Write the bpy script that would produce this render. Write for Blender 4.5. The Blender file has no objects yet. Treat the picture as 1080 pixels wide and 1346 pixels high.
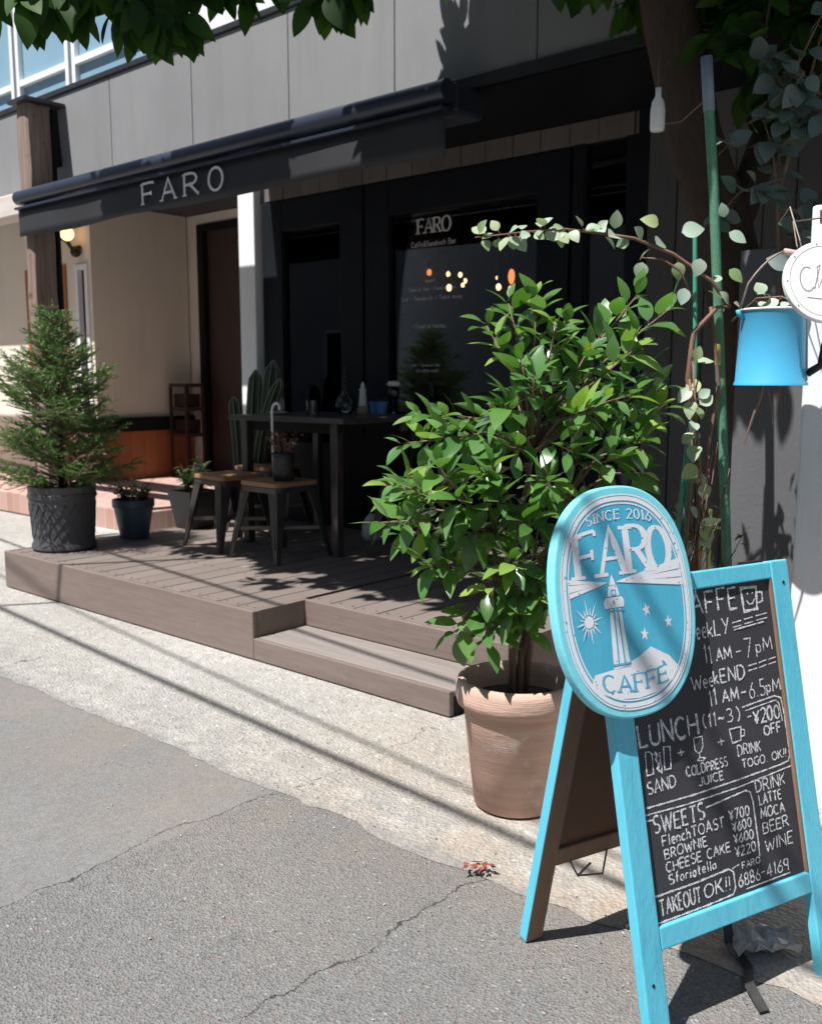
import bpy, math, random
from mathutils import Vector, Matrix, Euler
R = math.radians
random.seed(7)
scn = bpy.context.scene
COL = scn.collection

# ------------------------------------------------------------------ camera, sky, sun, exposure
cam_d = bpy.data.cameras.new('camera'); cam = bpy.data.objects.new('camera', cam_d); COL.objects.link(cam)
cam.location = (0, 0, 1.2); cam.rotation_euler = (R(90) - math.atan(0.14), 0, 0)
cam_d.sensor_fit = 'HORIZONTAL'; cam_d.sensor_width = 36; cam_d.lens = 41.667
cam_d.clip_start = 0.05; cam_d.clip_end = 800
cam_d.dof.use_dof = True; cam_d.dof.focus_distance = 2.05; cam_d.dof.aperture_fstop = 8.0
scn.camera = cam
SUN_EL = 62.0
SH = Vector((-0.80, -0.60, 0)).normalized()
SDIR = (SH * math.cos(R(SUN_EL)) + Vector((0, 0, math.sin(R(SUN_EL))))).normalized()
wd = bpy.data.worlds.new('World'); scn.world = wd; wd.use_nodes = True
wn = wd.node_tree.nodes; bg = wn['Background']
sky = wn.new('ShaderNodeTexSky'); sky.sky_type = 'NISHITA'; sky.sun_disc = False
sky.sun_elevation = R(SUN_EL); sky.sun_rotation = math.atan2(SH.x, SH.y)
wd.node_tree.links.new(sky.outputs[0], bg.inputs[0]); bg.inputs[1].default_value = 0.05
sl = bpy.data.lights.new('sun', 'SUN'); sl.energy = 5.0; sl.angle = R(0.5); sl.color = (1.0, 0.98, 0.95)
so = bpy.data.objects.new('sun', sl); COL.objects.link(so); so.location = (-4, -4, 12)
so.rotation_euler = SDIR.to_track_quat('Z', 'Y').to_euler()
scn.view_settings.view_transform = 'Standard'; scn.view_settings.look = 'None'
scn.view_settings.exposure = 0.6; scn.view_settings.gamma = 1.0
scn.cycles.max_bounces = 6; scn.cycles.transparent_max_bounces = 12

# ------------------------------------------------------------------ frames: u runs along the shop front, v goes into the building
RZ = R(-41)
UX = Vector((math.cos(RZ), math.sin(RZ), 0)); NX = Vector((-math.sin(RZ), math.cos(RZ), 0))
def W(u, v, z=0): return UX * u + NX * v + Vector((0, 0, z))
def V(*a): return Vector(a)
def ru(a, b): return random.uniform(a, b)
ORG = {}

class MB:
    def __init__(s): s.v = []; s.f = []; s.m = []; s.mi = 0
    def add(s, vs, fs):
        b = len(s.v); s.v += [tuple(p) for p in vs]; s.f += [tuple(i + b for i in f) for f in fs]; s.m += [s.mi] * len(fs)
    def box(s, x0, x1, y0, y1, z0, z1):
        s.add([(x0,y0,z0),(x1,y0,z0),(x1,y1,z0),(x0,y1,z0),(x0,y0,z1),(x1,y0,z1),(x1,y1,z1),(x0,y1,z1)],
              [(0,3,2,1),(4,5,6,7),(0,1,5,4),(1,2,6,5),(2,3,7,6),(3,0,4,7)])
    def obox(s, c, X, Y, Z):      # centre and three half-axis vectors
        c, X, Y, Z = Vector(c), Vector(X), Vector(Y), Vector(Z)
        vs = [c - X - Y - Z, c + X - Y - Z, c + X + Y - Z, c - X + Y - Z, c - X - Y + Z, c + X - Y + Z, c + X + Y + Z, c - X + Y + Z]
        s.add(vs, [(0,3,2,1),(4,5,6,7),(0,1,5,4),(1,2,6,5),(2,3,7,6),(3,0,4,7)])
    def tube(s, pts, rad, n=8, caps=True):
        pts = [Vector(p) for p in pts]
        if not hasattr(rad, '__len__'): rad = [rad] * len(pts)
        vs = []; ref = None
        for i, p in enumerate(pts):
            t = (pts[min(i + 1, len(pts) - 1)] - pts[max(i - 1, 0)])
            t = t.normalized() if t.length > 1e-9 else Vector((0, 0, 1))
            if ref is None: ref = Vector((1, 0, 0)) if abs(t.x) < .8 else Vector((0, 1, 0))
            a = (ref - t * ref.dot(t)).normalized(); ref = a; b = t.cross(a)
            for k in range(n):
                g = 2 * math.pi * k / n; vs.append(p + (a * math.cos(g) + b * math.sin(g)) * rad[i])
        fs = []
        for i in range(len(pts) - 1):
            for k in range(n):
                k2 = (k + 1) % n; fs.append((i*n+k, i*n+k2, (i+1)*n+k2, (i+1)*n+k))
        if caps: fs += [tuple(range(n - 1, -1, -1)), tuple((len(pts) - 1) * n + k for k in range(n))]
        s.add(vs, fs)
    def lathe(s, c, prof, n=40):  # prof: (radius, z)
        vs = []; fs = []; c = Vector(c)
        for r, z in prof:
            for k in range(n):
                g = 2 * math.pi * k / n; vs.append(c + Vector((r * math.cos(g), r * math.sin(g), z)))
        for i in range(len(prof) - 1):
            for k in range(n):
                k2 = (k + 1) % n; fs.append((i*n+k, i*n+k2, (i+1)*n+k2, (i+1)*n+k))
        if prof[0][0] > 1e-4: fs.append(tuple(range(n - 1, -1, -1)))
        if prof[-1][0] > 1e-4: fs.append(tuple((len(prof) - 1) * n + k for k in range(n)))
        s.add(vs, fs)
    def ball(s, c, rx, ry=None, rz=None, n=12, m=8):
        ry = ry or rx; rz = rz or rx; c = Vector(c)
        vs = []; fs = []
        for i in range(m + 1):
            t = math.pi * i / m
            for k in range(n):
                g = 2 * math.pi * k / n
                vs.append(c + Vector((rx * math.sin(t) * math.cos(g), ry * math.sin(t) * math.sin(g), -rz * math.cos(t))))
        for i in range(m):
            for k in range(n):
                k2 = (k + 1) % n; fs.append((i*n+k, i*n+k2, (i+1)*n+k2, (i+1)*n+k))
        s.add(vs, fs)
    def prism(s, poly, o, X, Y, Z, z0, z1):   # polygon (x,y) in plane X,Y, extruded along Z from z0 to z1
        n = len(poly); o = Vector(o)
        vs = [o + X * x + Y * y + Z * z0 for x, y in poly] + [o + X * x + Y * y + Z * z1 for x, y in poly]
        fs = [tuple(range(n - 1, -1, -1)), tuple(range(n, 2 * n))] + [(i, (i + 1) % n, n + (i + 1) % n, n + i) for i in range(n)]
        s.add(vs, fs)
    def leaf(s, base, d, up, L, wd, droop=.25, fold=.25, n=5, tip=.75):
        d = Vector(d).normalized(); up = Vector(up)
        side = d.cross(up)
        if side.length < 1e-4: side = d.cross(Vector((1, 0, 0)))
        side.normalize(); nrm = side.cross(d).normalized()
        vs = []; base = Vector(base)
        for i in range(n + 1):
            t = i / n; c = base + d * (L * t) - nrm * (droop * L * t * t); vs.append(c)
        for sg in (-1, 1):
            for i in range(1, n):
                t = i / n; w = wd * .5 * (math.sin(math.pi * t ** tip)) ** .85
                vs.append(vs[i] + side * (sg * w) + nrm * (fold * w))
        l0 = n + 1; r0 = n + 1 + n - 1; fs = []
        fs.append((0, 1, l0)); fs.append((0, r0, 1))
        for i in range(1, n - 1):
            fs.append((i, i + 1, l0 + i, l0 + i - 1)); fs.append((i, r0 + i - 1, r0 + i, i + 1))
        fs.append((n - 1, n, l0 + n - 2)); fs.append((n - 1, r0 + n - 2, n))
        s.add(vs, fs)
    def build(s, name, mat, parent=None, org=None, uv=True, smooth=False, bevel=0, auto=None):
        me = bpy.data.meshes.new(name)
        if parent is not None: org = ORG[parent.name]
        org = Vector(org) if org is not None else Vector((0, 0, 0))
        me.from_pydata([tuple(Vector(p) - org) for p in s.v], [], s.f); me.update()
        mats = mat if isinstance(mat, (list, tuple)) else [mat]
        for m in mats: me.materials.append(m)
        if len(mats) > 1:
            for p, mi in zip(me.polygons, s.m): p.material_index = mi
        if smooth:
            for p in me.polygons: p.use_smooth = True
        o = bpy.data.objects.new(name, me); COL.objects.link(o)
        if parent is not None: o.parent = parent
        elif uv: o.location = W(*org); o.rotation_euler = (0, 0, RZ)
        else: o.location = org
        ORG[o.name] = org
        if bevel:
            b = o.modifiers.new('bevel', 'BEVEL'); b.width = bevel; b.segments = 2; b.limit_method = 'ANGLE'; b.angle_limit = R(40)
        if auto: 
            me.set_sharp_from_angle(angle=R(auto))
        return o

def tag(o, label=None, cat=None, group=None, kind=None):
    if label: o['label'] = label
    if cat: o['category'] = cat
    if group: o['group'] = group
    if kind: o['kind'] = kind
    return o
def thing(name, label, cat, org, uv=True, group=None, rel=False):
    o = bpy.data.objects.new(name, None); COL.objects.link(o); o.empty_display_size = .1
    o.location = W(*org) if uv else Vector(org)
    if uv: o.rotation_euler = (0, 0, RZ)
    ORG[o.name] = Vector((0, 0, 0)) if rel else Vector(org)
    return tag(o, label, cat, group)
def thing_axes(name, label, cat, o0, X, Y, Z):
    o = bpy.data.objects.new(name, None); COL.objects.link(o); o.empty_display_size = .1
    m = Matrix((X, Y, Z)).transposed().to_4x4(); m.translation = o0; o.matrix_world = m
    ORG[o.name] = Vector((0, 0, 0)); return tag(o, label, cat)
def copy_tree(o, parent=None):
    c = o.copy(); COL.objects.link(c); ORG[c.name] = ORG[o.name]
    if parent is not None: c.parent = parent
    for ch in list(o.children): copy_tree(ch, c)
    return c

# ------------------------------------------------------------------ materials
def rgb(c): return (c[0], c[1], c[2], 1)
def mat(name, c1, c2=None, scale=6, rough=.6, bump=0, bscale=60, stretch=(1, 1, 1), metal=0, c3=None, spot=.62, sscale=3, detail=6, spec=.5,
        island=None, trans=0, coat=0, soft=.25, voro=0, bdist=.01):
    m = bpy.data.materials.new(name); m.use_nodes = True; nt = m.node_tree; N = nt.nodes; Lk = nt.links
    p = N['Principled BSDF']; p.inputs['Roughness'].default_value = rough; p.inputs['Metallic'].default_value = metal
    p.inputs['Specular IOR Level'].default_value = spec; p.inputs['Coat Weight'].default_value = coat
    tc = N.new('ShaderNodeTexCoord'); mp = N.new('ShaderNodeMapping'); mp.inputs['Scale'].default_value = stretch
    Lk.new(tc.outputs['Object'], mp.inputs['Vector']); vec = mp.outputs['Vector']
    col = None
    if island:     # per piece tint between c1 .. island
        g = N.new('ShaderNodeNewGeometry'); rp = N.new('ShaderNodeValToRGB'); rp.color_ramp.elements[0].color = rgb(c1); rp.color_ramp.elements[1].color = rgb(island[-1])
        for i, c in enumerate(island[:-1]):
            e = rp.color_ramp.elements.new((i + 1) / len(island)); e.color = rgb(c)
        Lk.new(g.outputs['Random Per Island'], rp.inputs[0]); col = rp.outputs[0]
    if c2:
        no = N.new('ShaderNodeTexNoise'); no.inputs['Scale'].default_value = scale; no.inputs['Detail'].default_value = detail
        no.inputs['Roughness'].default_value = .62
        Lk.new(vec, no.inputs['Vector'])
        rp = N.new('ShaderNodeValToRGB'); rp.color_ramp.elements[0].position = .5 - soft; rp.color_ramp.elements[1].position = .5 + soft
        rp.color_ramp.elements[0].color = rgb(c1); rp.color_ramp.elements[1].color = rgb(c2); Lk.new(no.outputs[0], rp.inputs[0])
        if col is not None:
            mx = N.new('ShaderNodeMixRGB'); mx.blend_type = 'MIX'; mx.inputs[0].default_value = .5
            Lk.new(col, mx.inputs[1]); Lk.new(rp.outputs[0], mx.inputs[2]); col = mx.outputs[0]
        else: col = rp.outputs[0]
    if col is None:
        r = N.new('ShaderNodeRGB'); r.outputs[0].default_value = rgb(c1); col = r.outputs[0]
    if c3:
        no = N.new('ShaderNodeTexNoise'); no.inputs['Scale'].default_value = sscale; no.inputs['Detail'].default_value = 8; no.inputs['Roughness'].default_value = .7
        Lk.new(tc.outputs['Object'], no.inputs['Vector'])
        rp = N.new('ShaderNodeValToRGB'); rp.color_ramp.elements[0].position = spot; rp.color_ramp.elements[1].position = min(1, spot + .08)
        rp.color_ramp.elements[0].color = (0,0,0,1); rp.color_ramp.elements[1].color = (1,1,1,1); Lk.new(no.outputs[0], rp.inputs[0])
        mx = N.new('ShaderNodeMixRGB'); Lk.new(rp.outputs[0], mx.inputs[0]); Lk.new(col, mx.inputs[1]); mx.inputs[2].default_value = rgb(c3); col = mx.outputs[0]
    Lk.new(col, p.inputs['Base Color'])
    if bump:
        if voro:
            bn = N.new('ShaderNodeTexVoronoi'); bn.inputs['Scale'].default_value = bscale; ho = bn.outputs['Distance']
        else:
            bn = N.new('ShaderNodeTexNoise'); bn.inputs['Scale'].default_value = bscale; bn.inputs['Detail'].default_value = 4; ho = bn.outputs[0]
        Lk.new(vec, bn.inputs['Vector'])
        b = N.new('ShaderNodeBump'); b.inputs['Strength'].default_value = bump; b.inputs['Distance'].default_value = bdist
        Lk.new(ho, b.inputs['Height']); Lk.new(b.outputs[0], p.inputs['Normal'])
    if trans:
        tr = N.new('ShaderNodeBsdfTranslucent'); hs = N.new('ShaderNodeMixRGB'); hs.blend_type = 'MULTIPLY'; hs.inputs[0].default_value = 1
        Lk.new(col, hs.inputs[1]); hs.inputs[2].default_value = (1.6, 1.7, .6, 1); Lk.new(hs.outputs[0], tr.inputs[0])
        ms = N.new('ShaderNodeMixShader'); ms.inputs[0].default_value = trans
        Lk.new(p.outputs[0], ms.inputs[1]); Lk.new(tr.outputs[0], ms.inputs[2]); Lk.new(ms.outputs[0], N['Material Output'].inputs[0])
    m['c'] = 1
    return m
def emit(name, c, st):
    m = bpy.data.materials.new(name); m.use_nodes = True; p = m.node_tree.nodes['Principled BSDF']
    p.inputs['Base Color'].default_value = rgb(c); p.inputs['Emission Color'].default_value = rgb(c); p.inputs['Emission Strength'].default_value = st
    return m
def glass(name, tint=(.9, .93, .95), rough=.01, ior=1.5):
    m = bpy.data.materials.new(name); m.use_nodes = True; nt = m.node_tree; N = nt.nodes; N.remove(N['Principled BSDF'])
    t = N.new('ShaderNodeBsdfTransparent'); t.inputs[0].default_value = rgb(tint); g = N.new('ShaderNodeBsdfGlossy'); g.inputs['Roughness'].default_value = rough
    f = N.new('ShaderNodeFresnel'); f.inputs[0].default_value = ior; x = N.new('ShaderNodeMixShader')
    nt.links.new(f.outputs[0], x.inputs[0]); nt.links.new(t.outputs[0], x.inputs[1]); nt.links.new(g.outputs[0], x.inputs[2])
    nt.links.new(x.outputs[0], N['Material Output'].inputs[0]); return m

M = {}
M['panel'] = mat('grey metal panel', (.235,.235,.24), (.275,.275,.28), scale=1.6, rough=.55, bump=.05, bscale=30, c3=(.21,.21,.215), spot=.66, sscale=1.3)
M['black'] = mat('black painted steel', (.007,.007,.008), (.012,.012,.014), scale=12, rough=.6, bump=.05, bscale=90, spec=.2)
M['frame'] = mat('dark navy frame', (.006,.007,.010), (.011,.013,.018), scale=8, rough=.6, spec=.2)
M['cap'] = mat('dark flashing', (.02,.02,.023), (.035,.035,.04), scale=9, rough=.45)
M['white'] = mat('white paint', (.80,.81,.83), (.85,.86,.87), scale=5, rough=.55, bump=.06, bscale=40, c3=(.55,.55,.53), spot=.68, sscale=7)
M['whitepost'] = mat('white painted timber', (.70,.71,.74), (.78,.79,.82), scale=3, rough=.6, stretch=(9,9,1), bump=.12, bscale=10, c3=(.4,.37,.34), spot=.73, sscale=16)
M['soffit'] = mat('dark soffit', (.006,.006,.007), (.01,.01,.011), rough=.6, spec=.2)
M['barnwood'] = mat('weathered boards', (.10,.085,.08), (.17,.15,.14), scale=3, stretch=(14,14,1), rough=.8, bump=.3, bscale=8, island=[(.14,.12,.115),(.19,.17,.165)])
M['plank'] = mat('grey fence planks', (.07,.07,.073), (.12,.12,.12), scale=2.5, stretch=(12,12,1), rough=.8, bump=.3, bscale=9, island=[(.09,.09,.093),(.125,.122,.122)], c3=(.05,.048,.045), spot=.63, sscale=6)
M['greywall'] = mat('shade grey board', (.10,.10,.108), (.125,.125,.133), scale=3, rough=.75, bump=.1, bscale=70)  # the board screen is pale; its shade is put into this grey
M['cream'] = mat('cream render', (.76,.69,.575), (.82,.75,.635), scale=2, rough=.85, bump=.15, bscale=120)
M['door'] = mat('brown door', (.045,.028,.022), (.07,.042,.032), scale=3, stretch=(10,10,1), rough=.5)
M['redwood'] = mat('red wood boarding', (.30,.09,.035), (.42,.14,.055), scale=2, stretch=(14,14,1), rough=.55, island=[(.32,.10,.04),(.42,.14,.05)])
M['orangedoor'] = mat('orange door', (.42,.10,.025), (.50,.13,.035), scale=2, stretch=(8,8,1), rough=.4)
M['beige'] = mat('pale wood boarding', (.5,.36,.23), (.6,.45,.3), scale=2, stretch=(14,14,1), rough=.6)
M['oldwood'] = mat('weathered post wood', (.13,.085,.065), (.36,.27,.22), scale=2.6, stretch=(16,16,.8), rough=.85, bump=.6, bscale=9, c3=(.07,.045,.035), spot=.6, sscale=9)
M['beam'] = mat('bleached beam', (.55,.48,.43), (.66,.6,.55), scale=3, stretch=(1,10,10), rough=.8)
M['canvas'] = mat('black awning canvas', (.022,.022,.025), (.030,.030,.034), scale=5, rough=.62, bump=.2, bscale=500, bdist=.002)
M['cassette'] = mat('navy awning bar', (.024,.029,.048), (.034,.041,.062), scale=10, rough=.3)
M['letter'] = mat('white lettering', (.72,.72,.73), (.82,.82,.82), scale=30, rough=.6)
M['deck'] = mat('composite decking', (.165,.132,.115), (.22,.18,.16), scale=3, stretch=(16,1.2,16), rough=.7, bump=.2, bscale=20, island=[(.18,.145,.127),(.215,.175,.155)], c3=(.31,.28,.265), spot=.62, sscale=5)
M['tread'] = mat('composite tread', (.22,.19,.175), (.28,.245,.225), scale=3, stretch=(1.2,16,16), rough=.7, bump=.2, bscale=20, c3=(.29,.25,.225), spot=.6, sscale=5)
M['fascia'] = mat('composite fascia', (.165,.125,.108), (.22,.172,.15), scale=4, stretch=(2,12,22), rough=.65, bump=.15, bscale=16, c3=(.25,.21,.185), spot=.64, sscale=7)
M['terracotta'] = mat('terracotta', (.50,.31,.235), (.63,.44,.355), scale=3, stretch=(1,1,16), rough=.85, bump=.25, bscale=20, c3=(.68,.56,.48), spot=.6, sscale=9)
M['terralow'] = mat('stained terracotta', (.30,.22,.17), (.46,.36,.29), scale=14, rough=.95, bump=.5, bscale=120)
M['soil'] = mat('potting soil', (.035,.024,.018), (.10,.075,.06), scale=40, rough=.95, bump=1, bscale=90)
M['darkpot'] = mat('dark grey pot', (.055,.055,.06), (.085,.085,.092), scale=7, rough=.5, bump=.1, bscale=50)
M['tealpot'] = mat('teal grey pot', (.03,.055,.075), (.045,.075,.10), scale=8, rough=.45)
M['blackpot'] = mat('black pot', (.010,.010,.011), (.016,.016,.017), scale=8, rough=.5)
M['gunmetal'] = mat('gunmetal stool', (.10,.092,.085), (.15,.14,.13), scale=9, rough=.42, metal=.75, c3=(.20,.12,.07), spot=.66, sscale=14)
M['seatwood'] = mat('stool seat wood', (.28,.145,.07), (.40,.22,.11), scale=3, stretch=(1.5,14,6), rough=.5, bump=.1, bscale=20)
M['tabletop'] = mat('dark table top', (.05,.04,.042), (.075,.065,.065), scale=3, stretch=(2,14,4), rough=.35)
M['bark'] = mat('tree bark', (.03,.019,.014), (.06,.042,.032), scale=5, stretch=(3,3,1), rough=.95, bump=.9, bscale=18)
M['twig'] = mat('brown twigs', (.13,.08,.055), (.22,.15,.11), scale=14, rough=.8)
M['redtwig'] = mat('red brown stems', (.13,.06,.04), (.24,.13,.09), scale=20, rough=.7)
M['ficus'] = mat('glossy green leaves', (.06,.15,.03), coat=.25, rough=.28, island=[(.085,.20,.045),(.11,.24,.06),(.07,.17,.05),(.13,.26,.09),(.27,.40,.08)], trans=.28, spec=.7)
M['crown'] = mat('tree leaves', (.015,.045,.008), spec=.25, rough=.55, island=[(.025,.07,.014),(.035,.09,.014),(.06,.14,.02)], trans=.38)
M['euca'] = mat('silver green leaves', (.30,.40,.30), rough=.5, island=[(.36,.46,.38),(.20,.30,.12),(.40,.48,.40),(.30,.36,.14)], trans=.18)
M['eucashade'] = mat('shaded blue green leaves', (.10,.15,.14), rough=.5, island=[(.14,.19,.18),(.11,.16,.13)], trans=.15)  # darker copy of the eucalyptus leaves, shade put into the colour
M['fir'] = mat('conifer needles', (.02,.06,.015), rough=.5, island=[(.05,.14,.025),(.085,.21,.04),(.19,.33,.07)], trans=.1)
M['shrub'] = mat('small dark leaves', (.02,.05,.015), rough=.45, island=[(.03,.075,.02),(.05,.10,.03)], trans=.12)
M['cactus'] = mat('cactus flesh', (.025,.05,.03), (.04,.075,.04), scale=9, rough=.55)
M['spine'] = mat('cactus ribs', (.35,.36,.28), (.45,.45,.36), scale=50, rough=.8)
M['turq'] = mat('turquoise paint', (.10,.52,.68), (.135,.58,.74), scale=4, rough=.45, bump=.12, bscale=60, stretch=(3,3,.5), c3=(.075,.43,.58), spot=.64, sscale=14)
M['turqedge'] = mat('light turquoise paint', (.19,.66,.76), (.23,.70,.80), scale=6, rough=.5, bump=.1, bscale=40, c3=(.14,.55,.66), spot=.66, sscale=18)
M['signface'] = mat('sign face turquoise', (.06,.40,.58), (.085,.46,.64), scale=3, rough=.5, stretch=(8,8,1), bump=.06, bscale=20, c3=(.03,.27,.42), spot=.66, sscale=14)
M['signwhite'] = mat('sign white', (.70,.72,.76), (.80,.82,.85), scale=14, rough=.6, c3=(.45,.62,.70), spot=.7, sscale=40)
M['chalkboard'] = mat('chalkboard', (.026,.026,.032), (.05,.05,.058), scale=5, rough=.7, c3=(.07,.07,.078), spot=.62, sscale=4)
M['chalk'] = mat('chalk', (.62,.62,.63), (.86,.86,.86), scale=120, rough=.95, soft=.15)
M['boardback'] = mat('brown back board', (.10,.045,.022), (.15,.07,.035), scale=3, rough=.6)
M['rawwood'] = mat('raw brown wood', (.19,.11,.07), (.28,.17,.11), scale=3, stretch=(12,12,1.5), rough=.7)
M['blueenamel'] = mat('blue enamel', (.07,.40,.66), (.085,.44,.70), scale=4, rough=.35, c3=(.35,.38,.40), spot=.74, sscale=22)
M['rustywire'] = mat('wire', (.16,.12,.10), (.28,.22,.19), scale=60, rough=.5, metal=.5)
M['darkiron'] = mat('dark iron', (.03,.022,.02), (.06,.04,.03), scale=30, rough=.5, metal=.5)
M['pinkwood'] = mat('worn handle wood', (.42,.30,.27), (.52,.40,.36), scale=20, rough=.7)
M['greenpole'] = mat('green plastic stake', (.07,.19,.12), (.11,.27,.17), scale=50, rough=.5, bump=.4, bscale=120, bdist=.004)
M['stake'] = mat('mint green stake', (.05,.28,.19), (.08,.36,.25), scale=30, rough=.5)
M['bamboo'] = mat('yellow green bamboo', (.30,.36,.08), (.42,.46,.12), scale=30, rough=.5)
M['porcelain'] = mat('white glazed ceramic', (.72,.71,.68), (.8,.79,.76), scale=20, rough=.3)
M['bluepot'] = mat('sky blue glaze', (.06,.26,.55), (.08,.31,.6), scale=20, rough=.35)
M['rust'] = mat('rusty red metal', (.028,.012,.010), (.05,.02,.016), scale=20, rough=.6)
M['redleaf'] = mat('dry red leaves', (.30,.035,.02), rough=.7, island=[(.20,.06,.045),(.12,.05,.04)])
M['rubber'] = mat('black strap', (.015,.015,.016), (.05,.048,.045), scale=30, rough=.5)
M['paper'] = mat('crumpled film', (.42,.40,.38), (.55,.52,.5), scale=20, rough=.4)
M['cable'] = mat('black cable', (.01,.01,.011), (.02,.02,.02), rough=.6)
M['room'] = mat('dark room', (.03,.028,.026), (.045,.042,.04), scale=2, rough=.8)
M['glass'] = glass('shop glass'); M['clear'] = glass('clear glass', (.97,.98,.98))
M['bulb'] = emit('warm bulb', (1, .50, .22), 3.5); M['bulbdim'] = emit('dim amber bulb', (1, .30, .08), 1.1); M['globe'] = emit('warm globe', (1, .62, .28), 1.6)
M['winblue'] = mat('upper glass', (.20,.34,.44), (.3,.46,.56), scale=.8, rough=.06, spec=.8)  # blue of the reflected sky put into the pane colour
M['flower'] = mat('dried flowers', (.05,.02,.02), rough=.8, island=[(.10,.02,.02),(.30,.05,.03),(.35,.3,.25)])
M['printwhite'] = mat('window lettering', (.55,.55,.56), (.62,.62,.62), scale=30, rough=.7)
M['hill'] = mat('terrain', (.2,.2,.19), (.24,.24,.23), scale=.2, rough=.9)
M['roof'] = mat('dark roof', (.04,.042,.05), (.06,.062,.07), scale=4, rough=.6)
def brickmat(name, c1, c2, mortar, sc, rot=(0,0,0), bw=.5, rh=.25, ms=.02, rough=.8):
    m = bpy.data.materials.new(name); m.use_nodes = True; N = m.node_tree.nodes; Lk = m.node_tree.links; p = N['Principled BSDF']; p.inputs['Roughness'].default_value = rough
    tc = N.new('ShaderNodeTexCoord'); mp = N.new('ShaderNodeMapping'); mp.inputs['Rotation'].default_value = rot
    b = N.new('ShaderNodeTexBrick'); b.inputs['Color1'].default_value = rgb(c1); b.inputs['Color2'].default_value = rgb(c2); b.inputs['Mortar'].default_value = rgb(mortar)
    b.inputs['Scale'].default_value = sc; b.inputs['Mortar Size'].default_value = ms; b.inputs['Brick Width'].default_value = bw; b.inputs['Row Height'].default_value = rh
    Lk.new(tc.outputs['Object'], mp.inputs[0]); Lk.new(mp.outputs[0], b.inputs[0]); Lk.new(b.outputs[0], p.inputs['Base Color']); return m
M['porchbrick'] = brickmat('brick paving', (.40,.22,.18), (.50,.32,.27), (.45,.4,.37), 4)
M['housebrick'] = brickmat('pale brick', (.42,.43,.45), (.52,.52,.53), (.2,.2,.21), 4, rot=(R(90),0,0))

def worn(m, scale, lo, hi):      # rubbed, patchy marks: gaps in the pigment
    nt = m.node_tree; N = nt.nodes; tc = N.new('ShaderNodeTexCoord'); n = N.new('ShaderNodeTexNoise'); n.inputs['Scale'].default_value = scale; n.inputs['Detail'].default_value = 5; nt.links.new(tc.outputs['Object'], n.inputs['Vector'])
    r = N.new('ShaderNodeValToRGB'); r.color_ramp.elements[0].position = lo; r.color_ramp.elements[1].position = hi; nt.links.new(n.outputs[0], r.inputs[0])
    nt.links.new(r.outputs[0], N['Principled BSDF'].inputs['Alpha'])
worn(M['chalk'], 420, .36, .50); worn(M['signwhite'], 130, .30, .36)
def chips(m, c, scale, th, th2=.03):     # small chips and scratches showing another colour
    nt = m.node_tree; N = nt.nodes; p = N['Principled BSDF']; src = p.inputs['Base Color'].links[0].from_socket
    tc = N.new('ShaderNodeTexCoord'); n = N.new('ShaderNodeTexNoise'); n.inputs['Scale'].default_value = scale; n.inputs['Detail'].default_value = 7; n.inputs['Roughness'].default_value = .7; nt.links.new(tc.outputs['Object'], n.inputs['Vector'])
    r = N.new('ShaderNodeValToRGB'); r.color_ramp.elements[0].position = th; r.color_ramp.elements[1].position = th + th2; nt.links.new(n.outputs[0], r.inputs[0])
    x = N.new('ShaderNodeMixRGB'); nt.links.new(r.outputs[0], x.inputs[0]); nt.links.new(src, x.inputs[1]); x.inputs[2].default_value = rgb(c); nt.links.new(x.outputs[0], p.inputs['Base Color'])
def streaks(m, c, st, th, amt):     # rain streaks and runs
    nt = m.node_tree; N = nt.nodes; p = N['Principled BSDF']; src = p.inputs['Base Color'].links[0].from_socket
    tc = N.new('ShaderNodeTexCoord'); mp = N.new('ShaderNodeMapping'); mp.inputs['Scale'].default_value = st; n = N.new('ShaderNodeTexNoise'); n.inputs['Scale'].default_value = 1; n.inputs['Detail'].default_value = 8; n.inputs['Roughness'].default_value = .65
    nt.links.new(tc.outputs['Object'], mp.inputs[0]); nt.links.new(mp.outputs[0], n.inputs['Vector'])
    r = N.new('ShaderNodeValToRGB'); r.color_ramp.elements[0].position = th; r.color_ramp.elements[1].position = th + .2; r.color_ramp.elements[1].color = (amt, amt, amt, 1); nt.links.new(n.outputs[0], r.inputs[0])
    x = N.new('ShaderNodeMixRGB'); nt.links.new(r.outputs[0], x.inputs[0]); nt.links.new(src, x.inputs[1]); x.inputs[2].default_value = rgb(c); nt.links.new(x.outputs[0], p.inputs['Base Color'])
streaks(M['panel'], (.17,.17,.165), (5, 5, .5), .5, .3); streaks(M['panel'], (.33,.33,.33), (7, 7, .8), .56, .3); streaks(M['cream'], (.5,.44,.36), (3, 3, .6), .54, .3)
streaks(M['fascia'], (.11,.085,.075), (.8, 8, 14), .52, .5); streaks(M['deck'], (.12,.10,.09), (5, .9, 5), .54, .5); streaks(M['tread'], (.14,.115,.10), (1.2, 8, 8), .54, .5); streaks(M['terracotta'], (.30,.22,.18), (6, 6, 5), .5, .6); streaks(M['terracotta'], (.66,.56,.48), (9, 9, 9), .56, .6)
streaks(M['turq'], (.05,.36,.49), (40, 40, 3), .52, .5); streaks(M['whitepost'], (.52,.51,.50), (12, 12, 1.2), .56, .5); streaks(M['asphalt'] if 'asphalt' in M else M['roof'], (.02,.02,.02), (1, 1, 1), .6, .2)
chips(M['turq'], (.20,.15,.11), 38, .73); chips(M['turqedge'], (.05,.30,.40), 45, .68); chips(M['signface'], (.10,.28,.36), 60, .70); chips(M['whitepost'], (.35,.30,.25), 45, .74)
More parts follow.
